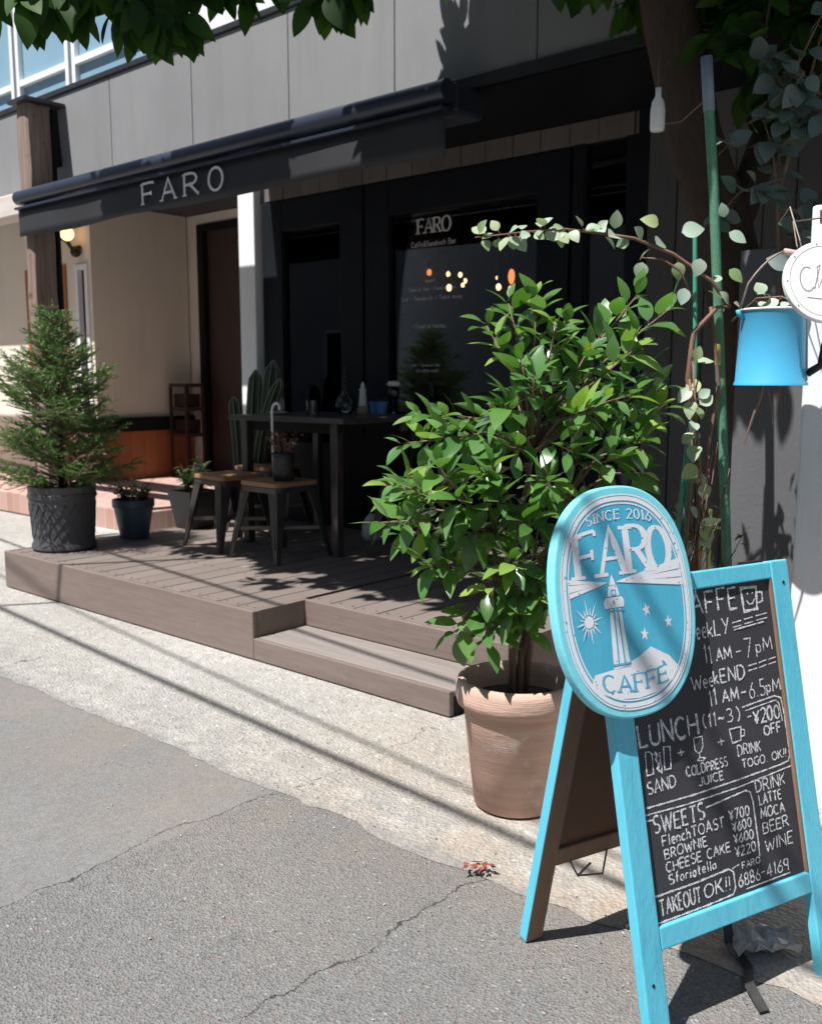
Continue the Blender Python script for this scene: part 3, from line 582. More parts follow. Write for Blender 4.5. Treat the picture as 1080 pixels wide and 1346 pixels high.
# ------------------------------------------------------------------ timber post left of the awning
tp = thing('timber_post', 'rough weathered timber post with a dark metal cap at the left end of the awning', 'post', (-6.42, 3.48, 0))
mb = MB(); n = 34; vs = []; fs = []
base = [(-6.53, 3.40), (-6.50, 3.392), (-6.44, 3.392), (-6.40, 3.405), (-6.395, 3.48), (-6.40, 3.56), (-6.46, 3.57), (-6.53, 3.56), (-6.535, 3.48)]; nb = len(base)
dr = [ru(0, 6.28) for _ in base]
for i in range(n + 1):
    z = 3.06 * i / n
    for k, (u, v) in enumerate(base):
        d = .006 * math.sin(z * 3.1 + dr[k]) + .003 * math.sin(z * 11 + dr[k] * 2); vs.append((u + d + .012 * math.sin(z * 1.7), v + d * .6 + ru(-.002, .002), z))
for i in range(n):
    for k in range(nb): fs.append((i*nb+k, i*nb+(k+1)%nb, (i+1)*nb+(k+1)%nb, (i+1)*nb+k))
fs.append(tuple(n * nb + k for k in range(nb))); mb.add(vs, fs); mb.build('shaft', M['oldwood'], tp, smooth=True, auto=35)
mb = MB(); mb.box(-6.58, -6.34, 3.35, 3.645, 3.062, 3.085); mb.build('cap', M['cap'], tp)
mb = MB(); mb.prism([(3.575, .9), (3.60, .9), (3.60, 2.66), (3.64, 2.68), (3.62, 3.05), (3.58, 3.05)], (0,0,0), V(0,1,0), V(0,0,1), V(1,0,0), -6.45, -6.405); mb.build('side_board', M['black'], tp)
pb = MB(); pb.box(-9.6, -6.5, 3.46, 3.62, 2.36, 2.52); tag(pb.build('porch_beam', M['beam'], org=(-8, 3.54, 2.36), bevel=.012), 'pale bleached timber beam running left from the rough post', 'beam')

# ------------------------------------------------------------------ neighbouring house with porch
NB = thing('neighbour_house', 'cream rendered house with dark door and wood boarding beyond the cafe porch', 'house', (-8.4, 5.0, .2))
def nbox(nm, m, *bx, **k):
    mb = MB()
    for b in bx: mb.box(*b)
    return mb.build(nm, m, NB, **k)
nbox('front_wall', M['cream'], (-14, -9.62, 5.0, 5.2, .2, 2.85), (-9.62, -8.82, 5.0, 5.2, 2.31, 2.85), (-8.82, -8.64, 5.0, 5.2, .82, 2.85), (-8.64, -8.42, 5.0, 5.2, 2.29, 2.85), (-8.42, -8.37, 5.0, 5.2, .82, 2.85))
nbox('side_wall', M['cream'], (-8.57, -8.371, 5.202, 6.1, .82, 2.85))
nbox('back_wall', M['cream'], (-8.57, -8.2, 6.12, 6.3, .2, 2.85), (-8.2, -5.5, 6.12, 6.3, 2.75, 2.85), (-7.45, -5.5, 6.12, 6.3, .2, 2.75))
dd = nbox('door', M['door'], (-8.1, -7.52, 6.16, 6.22, .2, 2.68)); nbox('door_frame', M['black'], (-8.2, -8.1, 6.10, 6.24, .2, 2.75), (-7.52, -7.45, 6.10, 6.24, .2, 2.75), (-8.1, -7.52, 6.102, 6.24, 2.68, 2.75))
od = nbox('entrance_door', M['orangedoor'], (-9.56, -8.88, 5.04, 5.1, .2, 2.25)); nbox('entrance_frame', M['redwood'], (-9.62, -9.56, 4.985, 5.12, .2, 2.31), (-8.88, -8.82, 4.985, 5.12, .2, 2.31), (-9.56, -8.88, 4.987, 5.12, 2.25, 2.31))
wn_ = nbox('narrow_window', M['white'], (-8.64, -8.59, 4.98, 5.08, .82, 2.29), (-8.47, -8.42, 4.98, 5.08, .82, 2.29), (-8.59, -8.47, 4.982, 5.08, 2.24, 2.29)); mb = MB(); mb.box(-8.59, -8.47, 5.03, 5.05, .82, 2.24); mb.build('pane', M['winblue'] if False else M['black'], wn_)
nbox('boarding', M['redwood'], *[(-8.42, -8.345, 5.04 + i * .152, 5.04 + i * .152 + .149, .2, .68) for i in range(7)])
nbox('boarding_front', M['beige'], *[(-8.80 + i * .11, -8.80 + i * .11 + .107, 4.95, 5.0, .2, .68) for i in range(4)])
nbox('dado_rail', M['black'], (-8.82, -8.32, 4.92, 5.0, .68, .82), (-8.42, -8.32, 5.0, 6.1, .682, .82))
nbox('porch_ceiling', M['roof'], (-14, -5.48, 4.62, 8, 2.86, 2.895)); nbox('brick_kerb', M['rust'], (-14, -8.5, 3.98, 4.018, .012, .205))
# lantern and globe on the house wall
t = thing('wall_lantern', 'dark caged lantern on a curved bracket beside the timber post', 'lantern', (-8.66, 4.78, 2.230))
mb = MB(); mb.tube([V(-8.62, 4.99, 2.390), V(-8.63, 4.9, 2.510), V(-8.65, 4.8, 2.530), V(-8.66, 4.76, 2.430)], .014, 8); mb.build('bracket', M['darkiron'], t, smooth=True)
mb = MB(); mb.lathe((-8.66, 4.76, 0), [(.02, 2.430), (.03, 2.400), (.095, 2.350), (.1, 2.340), (.05, 2.335)], 16); mb.build('shade', M['darkiron'], t, smooth=True)
mb = MB(); mb.lathe((-8.66, 4.76, 0), [(.045, 2.335), (.05, 2.260), (.035, 2.190), (.01, 2.180)], 14); mb.build('glass_jar', M['clear'], t, smooth=True)
mb = MB()
for k in range(6):
    g = k * math.pi / 3; mb.tube([V(-8.66 + .056 * math.cos(g), 4.76 + .056 * math.sin(g), 2.340), V(-8.66 + .06 * math.cos(g), 4.76 + .06 * math.sin(g), 2.250), V(-8.66 + .02 * math.cos(g), 4.76 + .02 * math.sin(g), 2.170)], .006, 5)
mb.tube([V(-8.66 + .06 * math.cos(R(a)), 4.76 + .06 * math.sin(R(a)), 2.270) for a in range(0, 361, 30)], .006, 5); mb.build('cage', M['darkiron'], t)
t = thing('globe_lamp', 'small glowing globe lamp on the cream wall above the caged lantern', 'wall lamp', (-8.53, 4.9, 2.510))
mb = MB(); mb.ball((-8.53, 4.86, 2.560), .065, n=16, m=10); mb.build('globe', M['globe'], t, smooth=True)
mb = MB(); mb.tube([V(-8.53, 4.99, 2.450), V(-8.53, 4.9, 2.430), V(-8.53, 4.86, 2.490)], .02, 8); mb.ball((-8.53, 4.94, 2.400), .05); mb.build('holder', M['darkiron'], t, smooth=True)
# dark red metal stand by the back door
t = thing('metal_stand', 'small dark red metal shelf stand by the brown door', 'stand', (-8.12, 5.85, .2))
for z in (.62, .88, 1.12):
    mb = MB(); mb.box(-8.26, -7.98, 5.75, 5.98, z, z + .035); mb.build('shelf', M['rust'], t)
for (a, b) in ((-8.25, 5.76), (-7.99, 5.76), (-8.25, 5.97), (-7.99, 5.97)):
    mb = MB(); mb.box(a - .012, a + .012, b - .012, b + .012, .2, 1.119); mb.build('leg', M['rust'], t)
for z in (.66, .92):
    mb = MB(); mb.box(-8.22, -8.02, 5.78, 5.95, z, z + .13); mb.build('box', M['darkiron'], t)
# grated drain cover
t = MB()
for i in range(12): t.box(-7.05 + i * .05, -7.025 + i * .05, 3.75, 4.0, .014, .026)
t.box(-7.08, -6.44, 3.73, 3.75, .014, .03); t.box(-7.08, -6.44, 4.0, 4.016, .014, .03)
tag(t.build('drain_grate', M['porcelain'], org=(-6.76, 3.88, .014)), 'pale slotted drain grate on the ground behind the small pots', 'drain grate')

# ------------------------------------------------------------------ grey plank fence on the right and nearer pale boarding, greyed to stand for shade
pf = thing('plank_fence', 'tall fence of weathered grey vertical planks right of the shopfront', 'fence', (-.8, VW, 0))
mb = MB(); u = -2.285
while u < 3:
    w = ru(.13, .19); mb.box(u, u + w - .007, VW - .06 + ru(0, .012), VW - .02, 0, 2.6); u += w
mb.build('planks', M['plank'], pf, bevel=.003)
mb = MB(); mb.box(-2.28, 3, VW - .018, VW + .03, .4, .5); mb.box(-2.28, 3, VW - .018, VW + .03, 2.0, 2.1); mb.build('rail', M['plank'], pf)
gb = thing('board_screen', 'plain pale board screen behind the watering can, coloured grey for shade', 'screen', (-.7, 3.0, 0))
mb = MB(); mb.box(-1.235, -.905, 3.0, 3.03, 0, 1.60); mb.box(-.898, -.3, 3.0, 3.03, 0, 1.60); mb.build('boards', M['greywall'], gb, bevel=.003)
mb = MB(); mb.box(-1.24, -1.18, 3.032, 3.09, 0, 1.58); mb.build('batten', M['plank'], gb)
wp = thing('white_post', 'broad white painted post behind the chalkboard at the right edge', 'post', (-.6, 2.72, 0))
mb = MB(); mb.box(-.908, -.33, 2.66, 2.80, 0, 1.655); mb.build('slab', M['whitepost'], wp, bevel=.008)
mb = MB(); mb.tube([V(-.86, 2.655, 1.60), V(-.86, 2.60, 1.60), V(-.86, 2.595, 1.63)], .005, 6); mb.build('hook', M['rustywire'], wp)

# ------------------------------------------------------------------ deck
DL, DF, DS, DR, DZ = -5.30, 2.53, -3.09, -1.98, .22
dk = thing('deck', 'brown composite timber deck with a lower entrance step', 'deck', (-3.6, 3.5, .012))
mb = MB(); w = .139
cuts = [DS]
while cuts[0] - w > DL + .02: cuts.insert(0, cuts[0] - w)
cuts.insert(0, DL + .022)
while cuts[-1] + w < DR - .03: cuts.append(cuts[-1] + w)
cuts.append(DR - .022)
for x0, x1 in zip(cuts[:-1], cuts[1:]):
    f0 = DF + .027 if x1 <= DS + .001 else 2.854
    xr = x1 - (.030 if abs(x1 - DS) < .001 else .004)
    mb.mi = 0; mb.box(x0 + .004, xr, f0 + .003, VW - .012, DZ - .022, DZ - .001 + ru(-.0012, .0008))
    mb.mi = 1
    for yy in (f0 + .035, f0 + .48, f0 + .95, f0 + 1.42):
        for xx in (x0 + .030, xr - .028): mb.tube([V(xx, yy, DZ - .004), V(xx, yy, DZ + .0006)], .0042, 8)
mb.build('boards', [M['deck'], M['darkiron']], dk)
mb = MB(); mb.box(DL, DS, DF, DF + .026, .012, DZ + .001); mb.build('fascia', M['fascia'], dk, bevel=.004)
mb = MB(); mb.box(DS + .0, DR, 2.83, 2.853, .1035, DZ + .001); mb.build('fascia', M['fascia'], dk, bevel=.004)
mb = MB(); mb.box(DS - .026, DS - .001, DF + .028, 2.853, .10, DZ + .0005); mb.build('return_board', M['fascia'], dk, bevel=.003)
mb = MB(); mb.box(DL, DL + .022, DF + .028, VW - .015, .012, DZ + .0005); mb.build('side_board', M['fascia'], dk); 
mb = MB(); mb.box(DR - .022, DR, 2.855, VW - .015, .012, DZ + .0005); mb.build('side_board', M['fascia'], dk)
mb = MB(); mb.box(DL + .03, DR - .03, 2.9, VW - .02, .012, DZ - .03); mb.box(DL + .03, DS - .03, DF + .05, 2.899, .012, DZ - .03); mb.build('joists', M['soffit'], dk)
mb = MB(); mb.box(DS + .001, DR - .04, DF + .028, 2.635, .082, .104); mb.box(DS + .001, DR - .04, 2.64, 2.735, .082, .104); mb.box(DS + .001, DR - .04, 2.74, 2.828, .082, .104); mb.build('step_tread', M['tread'], dk, bevel=.003)
mb = MB(); mb.box(DS + .0005, DR - .04, DF + .001, DF + .027, .012, .104); mb.build('step_riser', M['fascia'], dk, bevel=.004)
mb = MB(); mb.box(DR - .066, DR - .041, DF + .03, 2.828, .012, .08); mb.build('step_side', M['soffit'], dk)

# ------------------------------------------------------------------ stools
def make_stool(label, u, v):
    t = thing('stool', label, 'stool', (u, v, DZ), rel=True, group='metal stools with wooden seats on the deck')
    H = .43; a, b = .145, .205
    mb = MB(); s = .158; c = .035; pl = []
    for sx, sy, a0 in ((1,1,0),(-1,1,90),(-1,-1,180),(1,-1,270)):
        pl += [(sx * (s - c) + c * math.cos(R(a0 + k * 22.5)), sy * (s - c) + c * math.sin(R(a0 + k * 22.5))) for k in range(5)]
    mb.prism(pl, (0,0,0), V(1,0,0), V(0,1,0), V(0,0,1), H - .026, H); mb.build('seat', M['seatwood'], t, bevel=.006)
    mb = MB(); pl2 = [(x * .96, y * .96) for x, y in pl]; mb.prism(pl2, (0,0,0), V(1,0,0), V(0,1,0), V(0,0,1), H - .058, H - .027); mb.build('seat_frame', M['gunmetal'], t, bevel=.004)
    for sx in (-1, 1):
        for sy in (-1, 1):
            mb = MB(); tp_ = V(sx * a, sy * a, H - .03); bt = V(sx * b, sy * b, 0); vs = []
            for q, w in ((tp_, .074), (tp_.lerp(bt, .5), .052), (bt, .026)):
                vs += [q, q + V(-sx * w, 0, 0), q + V(-sx * w, -sy * .006, 0), q + V(-sx * .007, -sy * .007, 0), q + V(-sx * .006, -sy * w, 0), q + V(0, -sy * w, 0)]
            fs = []
            for i in range(2):
                for k in range(6): fs.append((i*6+k, i*6+(k+1)%6, (i+1)*6+(k+1)%6, (i+1)*6+k))
            fs += [tuple(range(6)), tuple(12 + k for k in range(6))]
            mb.add(vs, fs)
            for i in range(2):      # pressed rib down the corner
                pass
            mb.tube([tp_ + V(-sx * .026, -sy * .001, -.05) + V(0, sy * .004, 0), tp_.lerp(bt, .8) + V(-sx * .018, sy * .003, 0)], .006, 6)
            mb.build('leg', M['gunmetal'], t, bevel=.002)
    mb = MB(); k = .62; q = a + (b - a) * k - .012; z = H * (1 - k)
    mb.obox((0,0,z), V(q*1.0, q*.0+q, 0)*1.0, V(.008,-.008,0), V(0,0,.010)); mb.obox((0,0,z+.0015), V(q, -q, 0), V(.008,.008,0), V(0,0,.009)); mb.build('brace', M['gunmetal'], t)
    return t
st = make_stool('metal stool nearest the step with a dark flower bag on its wooden seat', -3.97, 3.46)
for lb, u, v, rz in (('metal stool with a worn wooden seat left of the flower bag stool', -4.46, 3.50, -6), ('metal stool half hidden behind the other two beside the cacti', -4.72, 4.02, 8), ('metal stool at the right end of the table partly behind the green shrub', -3.42, 3.99, 3)):
    c = copy_tree(st); c['label'] = lb; c.location = W(u, v, DZ); c.rotation_euler = (0, 0, RZ + R(rz))

# ------------------------------------------------------------------ table and the things on it
TZ = .99
tb = thing('table', 'dark bar table against the cafe window behind the stools', 'table', (-4.07, 3.95, DZ))
mb = MB(); mb.box(-4.56, -3.60, 3.59, 4.32, TZ - .03, TZ); mb.build('tabletop', M['tabletop'], tb, bevel=.004)
mb = MB(); mb.box(-4.5, -3.66, 3.66, 3.68, TZ - .09, TZ - .031); mb.box(-4.5, -3.66, 4.24, 4.26, TZ - .09, TZ - .031); mb.build('apron', M['black'], tb)
for (u, v) in ((-4.48, 3.66), (-3.72, 3.66), (-4.48, 4.24), (-3.72, 4.24)):
    mb = MB(); mb.box(u - .025, u + .025, v - .025, v + .025, DZ, TZ - .032); mb.build('leg', M['gunmetal'], tb, bevel=.003)
mb = MB(); mb.box(-3.69, -3.67, 3.7, 4.22, .5, TZ - .092); mb.build('end_panel', M['black'], tb)
def lat(name, label, cat, u, v, prof, m, z=TZ, n=24, group=None):
    mb = MB(); mb.lathe((u, v, z), prof, n); o = mb.build(name, m, org=(u, v, z), smooth=True, auto=50); return tag(o, label, cat, group)
lat('tumbler', 'empty clear glass tumbler on the dark table', 'glass', -4.13, 3.87, [(.034, .001), (.038, .085), (.0365, .085), (.0325, .006), (.0, .006)], M['clear'])
lat('plate', 'small white saucer at the left end of the dark table', 'plate', -4.36, 3.80, [(.03, .001), (.06, .012), (.058, .014), (.0, .006)], M['porcelain'])
t = thing('decanter', 'clear glass decanter with a tall beaded stopper on the table', 'decanter', (-4.07, 4.08, TZ))
mb = MB(); mb.lathe((-4.07, 4.08, TZ), [(.03, .001), (.055, .02), (.062, .06), (.045, .10), (.018, .125), (.02, .14)], 20); mb.build('bowl', M['clear'], t, smooth=True)
mb = MB()
for i in range(6): mb.ball((-4.07, 4.08, TZ + .15 + i * .024), .011, n=8, m=6)
mb.build('stopper', M['clear'], t, smooth=True)
t = thing('lighthouse_figurine', 'small white lighthouse figurine on a brown base on the table', 'figurine', (-4.0, 4.16, TZ))
mb = MB(); mb.lathe((-4.0, 4.16, TZ), [(.026, .05), (.018, .14), (.022, .142), (.022, .15), (.013, .152), (.013, .175), (.004, .19), (0, .195)], 14); mb.build('tower', M['porcelain'], t, smooth=True, auto=40)
mb = MB(); mb.lathe((-4.0, 4.16, TZ), [(.035, .001), (.034, .03), (.027, .049), (0, .05)], 14); mb.build('base', M['terralow'], t, smooth=True)
def minipot(u, v, lb):
    t = thing('potted_succulent', lb, 'pot plant', (u, v, TZ), group='little blue pots on the table')
    mb = MB(); mb.lathe((u, v, TZ), [(.028, .001), (.038, .075), (.035, .075), (.032, .06), (0, .06)], 18); mb.build('pot', M['bluepot'], t, smooth=True, auto=50)
    mb = MB()
    for i in range(14): g = i * 2.4; mb.leaf(V(u, v, TZ + .06), V(math.cos(g) * .5, math.sin(g) * .5, 1), V(0, 0, 1), ru(.03, .055), .014)
    mb.build('foliage', M['shrub'], t)
minipot(-4.0, 4.27, 'blue glazed mini pot next to the lighthouse figurine'); minipot(-3.92, 4.24, 'blue glazed mini pot next to the wine glass')
t = thing('wine_glass', 'stemmed wine glass at the right end of the table', 'glass', (-3.84, 4.26, TZ))
mb = MB(); mb.lathe((-3.84, 4.26, TZ), [(.03, .001), (.004, .006), (.004, .07), (.03, .10), (.036, .13), (.03, .165), (.0288, .165), (.034, .13), (.028, .102), (0, .076)], 18); mb.build('bowl', M['clear'], t, smooth=True)
mb = MB(); mb.lathe((-3.84, 4.26, TZ + .167), [(.03, .0), (.042, .012), (.03, .03), (0, .032)], 14); tag(mb.build('candle_cap', M['porcelain'], org=(-3.84, 4.26, TZ + .167), smooth=True), 'pale cup shaped cap on the wine glass rim', 'cup')
# hook handled cane leaning on the table
mb = MB(); mb.tube([V(-4.06, 3.50, .66), V(-4.10, 3.53, .95), V(-4.105, 3.535, 1.03)] + [V(-4.105 + .032 - .032 * math.cos(R(a)), 3.535 + .03 * math.sin(R(a)) * .2, 1.03 + .036 * math.sin(R(a))) for a in range(20, 200, 20)], .0075, 8)
tag(mb.build('hook_cane', M['porcelain'], org=(-4.06, 3.5, .66), smooth=True), 'thin white hook handled cane standing on the stool by the table', 'cane')
# dark flower bag on the stool
t = thing('flower_bag', 'black bag of dried dark flowers standing on the nearest stool', 'flowers', (-3.92, 3.45, DZ + .431))
mb = MB(); c0 = (-3.92, 3.45, DZ + .431); mb.lathe(c0, [(.055, 0), (.062, .05), (.058, .12), (.065, .15), (.06, .15), (.05, .12), (0, .11)], 16); mb.build('bag', M['rubber'], t, smooth=True)
mb = MB()
for i in range(110):
    g = ru(0, 6.28); r = ru(0, .11); p = V(-3.92 + r * math.cos(g), 3.45 + r * math.sin(g), DZ + .431 + ru(.14, .26))
    mb.leaf(p, V(ru(-1,1), ru(-1,1), ru(-.2,1)), V(0,0,1), ru(.02, .04), .018, n=3)
mb.build('blooms', M['flower'], t)
mb = MB()
for i in range(16):
    g = i * 2.4; mb.tube([V(-3.92, 3.45, DZ + .53), V(-3.92 + .08 * math.cos(g), 3.45 + .08 * math.sin(g), DZ + .66)], .003, 4)
mb.build('stems', M['twig'], t)
# white jar under the table
t = thing('white_jug', 'small white plastic jug on the deck under the table', 'jug', (-3.96, 4.2, DZ))
mb = MB(); mb.lathe((-3.96, 4.2, DZ), [(.055, .001), (.07, .03), (.068, .09), (.045, .14), (.02, .165), (.0, .17)], 20); mb.build('body', M['porcelain'], t, smooth=True)
mb = MB(); mb.lathe((-3.96, 4.2, DZ), [(.019, .166), (.019, .19), (0, .192)], 12); mb.build('cap', M['blackpot'], t, smooth=True)

# ------------------------------------------------------------------ pot plants on the deck
def pot_prof(rb, rt, h, t=.012): return [(rb, .001), (rt, h - .05), (rt + .008, h - .045), (rt + .008, h), (rt - t, h), (rt - t - .005, h - .04), (0, h - .04)]
t = thing('conifer', 'young conifer in a large dark embossed pot on the deck corner', 'pot plant', (-5.125, 2.81, DZ))
CU, CV = -5.125, 2.81
mb = MB(); mb.lathe((CU, CV, DZ), [(.165, .001), (.18, .012), (.18, .035), (.17, .05), (.185, .30), (.192, .305), (.192, .325), (.186, .33), (.19, .37), (.175, .37), (.165, .33), (0, .33)], 44)
pot = mb.build('pot', M['darkpot'], t, smooth=True, auto=40)
mb = MB()
for k in range(22):      # embossed lattice
    for sg in (-1, 1):
        pts = []
        for j in range(7):
            q = j / 6; g = 2 * math.pi * k / 22 + sg * q * .75; r = .172 + .013 * q + .001; pts.append(V(CU + (r - .001) * math.cos(g), CV + (r - .001) * math.sin(g), DZ + .075 + q * .2))
        mb.tube(pts, .0022, 4)
mb.build('embossing', M['darkpot'], pot, smooth=True)
mb = MB(); mb.lathe((CU, CV, DZ), [(0, .338), (.166, .334)], 30); mb.build('soil', M['soil'], t)
mb = MB(); mb.tube([V(CU, CV, DZ + .33), V(CU + .01, CV, DZ + .8), V(CU - .005, CV, DZ + 1.38)], [.02, .014, .005], 8)
fol = MB(); br = MB()
def fir_branch(p, d, L, dep=0):
    d = Vector(d).normalized(); pts = [p + d * L * q + V(0, 0, (.12 if dep == 0 else -.08) * L * (q * q - .3 * q)) + V(ru(-.012,.012), ru(-.012,.012), ru(-.012,.012)) * q for q in (0, .33, .66, 1)]
    mb_ = br; mb_.tube(pts, [.005 if dep == 0 else .0025, .004 if dep == 0 else .002, .003 if dep == 0 else .0015, .001], 4, False)
    nn = int(L / .0044)
    for i in range(nn):
        q = (i + .5) / nn
        if dep == 0 and q < .35: continue
        k = min(2, int(q * 3)); c = pts[k].lerp(pts[k + 1], q * 3 - k); g = i * 2.399
        s = d.cross(V(0, 0, 1)).normalized() if abs(d.z) < .95 else V(1, 0, 0); n2 = s.cross(d)
        nd = d * .55 + s * math.cos(g) + n2 * (.45 * math.sin(g) + .25); nd.normalize(); ln = ru(.018, .030); w = s.cross(nd) * .0 + d.cross(nd).normalized() * .0024
        fol.add([c - w, c + w, c + nd * ln], [(0, 1, 2)])
    if dep == 0:
        for j in range(max(2, int(L / .055))):
            q = .3 + .66 * j / max(2, int(L / .055)); k = min(2, int(q * 3)); c = pts[k].lerp(pts[k + 1], q * 3 - k)
            for sg in (-1, 1):
                s = d.cross(V(0, 0, 1)).normalized() * sg; fir_branch(c, d * .75 + s * ru(.5, .95) + V(0, 0, ru(-.3, .4)), (L * (1 - q) * .5 + .05) * ru(.7, 1.2), 1)
def env(z):
    P = [(.36,.28),(.5,.36),(.7,.42),(.9,.41),(1.05,.36),(1.2,.28),(1.32,.19),(1.42,.08)]
    for (a, ra), (b, rb) in zip(P[:-1], P[1:]):
        if a <= z <= b: return ra + (rb - ra) * (z - a) / (b - a)
    return .07
for k in range(150):
    z = .38 + 1.0 * ((k + ru(0, 1)) / 150) ** .95; g = k * 2.399 + ru(-.4, .4); up_ = ru(.0, .55) + .35 * (z - .4)
    L = env(min(1.4, z + .12)) * ru(.5, 1.22) / math.sqrt(1 + up_ * up_) + .03
    fir_branch(V(CU, CV, DZ + z - .06), V(math.cos(g), math.sin(g), up_), L)
fir_branch(V(CU, CV, DZ + 1.33), V(0, 0, 1), .1, 1)
for i in range(12):      # bare lower twigs
    g = ru(0, 6.28); p = V(CU, CV, DZ + ru(.35, .45)); r = ru(.2, .34); br.tube([p, p + V(r * .5 * math.cos(g), r * .5 * math.sin(g), .06), p + V(r * math.cos(g), r * math.sin(g), ru(-.12, .15))], [.004, .003, .0015], 4)
mb.build('trunk', M['bark'], t, smooth=True); br.build('branches', M['twig'], t); fol.build('needles', M['fir'], t)
def shrub_pot(lb, u, v, pm, rb, rt, h, ph, pr, nl, ll, square=False):
    t = thing('potted_shrub', lb, 'pot plant', (u, v, DZ))
    mb = MB()
    if square: 
        a, b = rb, rt; vs = []
        for r, z in ((a, .001), (b, h), (b - .014, h), (b - .02, h - .03)): vs += [(u - r, v - r, DZ + z), (u + r, v - r, DZ + z), (u + r, v + r, DZ + z), (u - r, v + r, DZ + z)]
        mb.add(vs, [(i*4+k, i*4+(k+1)%4, (i+1)*4+(k+1)%4, (i+1)*4+k) for i in range(3) for k in range(4)] + [(3,2,1,0)])
    else: mb.lathe((u, v, DZ), pot_prof(rb, rt, h), 32)
    mb.build('pot', pm, t, smooth=not square, auto=None if square else 40)
    mb = MB(); mb.lathe((u, v, DZ + h - .025), [(0, .004), (rt - .022, 0)], 20); mb.build('soil', M['soil'], t)
    fo = MB(); sm = MB()
    for i in range(26):
        g = i * 2.4; r = pr * math.sqrt(ru(.05, 1)); tip = V(u + r * math.cos(g), v + r * math.sin(g), DZ + h + ph * ru(.35, 1) * (1 - .4 * (r / pr) ** 2)); b0 = V(u + .2 * r * math.cos(g), v + .2 * r * math.sin(g), DZ + h - .03)
        sm.tube([b0, b0.lerp(tip, .6) + V(0, 0, .02), tip], [.003, .0025, .0015], 4)
        for j in range(nl):
            q = ru(.35, 1); c = b0.lerp(tip, q); a = ru(0, 6.28); fo.leaf(c, V(math.cos(a), math.sin(a), ru(-.2, .8)), V(0, 0, 1), ll * ru(.7, 1.2), ll * .45, n=4)
    sm.build('stems', M['twig'], t); fo.build('foliage', M['shrub'], t)
shrub_pot('low bushy shrub in a round teal grey pot on the deck edge', -5.16, 3.30, M['tealpot'], .085, .12, .24, .14, .17, 14, .04)
shrub_pot('leafy seedling in a square black pot behind the teal pot', -5.19, 3.78, M['blackpot'], .085, .125, .25, .24, .13, 8, .055, True)
# cacti
def cactus_pot():
    t = thing('cactus', 'tall ribbed column cacti in a dark pot beside the white corner post', 'cactus', (-4.98, 4.12, DZ))
    mb = MB(); mb.lathe((-4.98, 4.12, DZ), pot_prof(.13, .17, .26), 28); mb.build('pot', M['blackpot'], t, smooth=True, auto=40)
    mb = MB(); mb.lathe((-4.98, 4.12, DZ), [(0, .24), (.155, .235)], 20); mb.build('soil', M['soil'], t)
    for (du, dv, h, lx, r) in ((-.12, -.02, .62, -.05, .045), (-.02, .0, .80, .06, .05), (.06, .05, .86, .10, .055), (-.05, .09, .70, .0, .045), (.10, -.05, .74, .24, .045)):
        mb = MB(); sp = MB(); n = 14; vs = []; fs = []; rings = 14
        path = []
        for i in range(rings + 1):
            q = i / rings; path.append((V(-4.98 + du + lx * q * q, 4.12 + dv, DZ + .24 + h * q), r * (1 if q < .86 else math.sqrt(max(.02, 1 - ((q - .86) / .14) ** 2)))))
        for p, rr in path:
            for k in range(n): g = 2 * math.pi * k / n; f = 1 if k % 2 == 0 else .68; vs.append(p + V(rr * f * math.cos(g), rr * f * math.sin(g), 0))
        for i in range(rings):
            for k in range(n): fs.append((i*n+k, i*n+(k+1)%n, (i+1)*n+(k+1)%n, (i+1)*n+k))
        fs.append(tuple(rings * n + k for k in range(n))); mb.add(vs, fs); st_ = mb.build('column', M['cactus'], t)
        for k in range(0, n, 2):
            g = 2 * math.pi * k / n; sp.tube([p + V(rr * math.cos(g), rr * math.sin(g), .001) for p, rr in path], .0025, 4)
        sp.build('spine_row', M['spine'], st_)
cactus_pot()

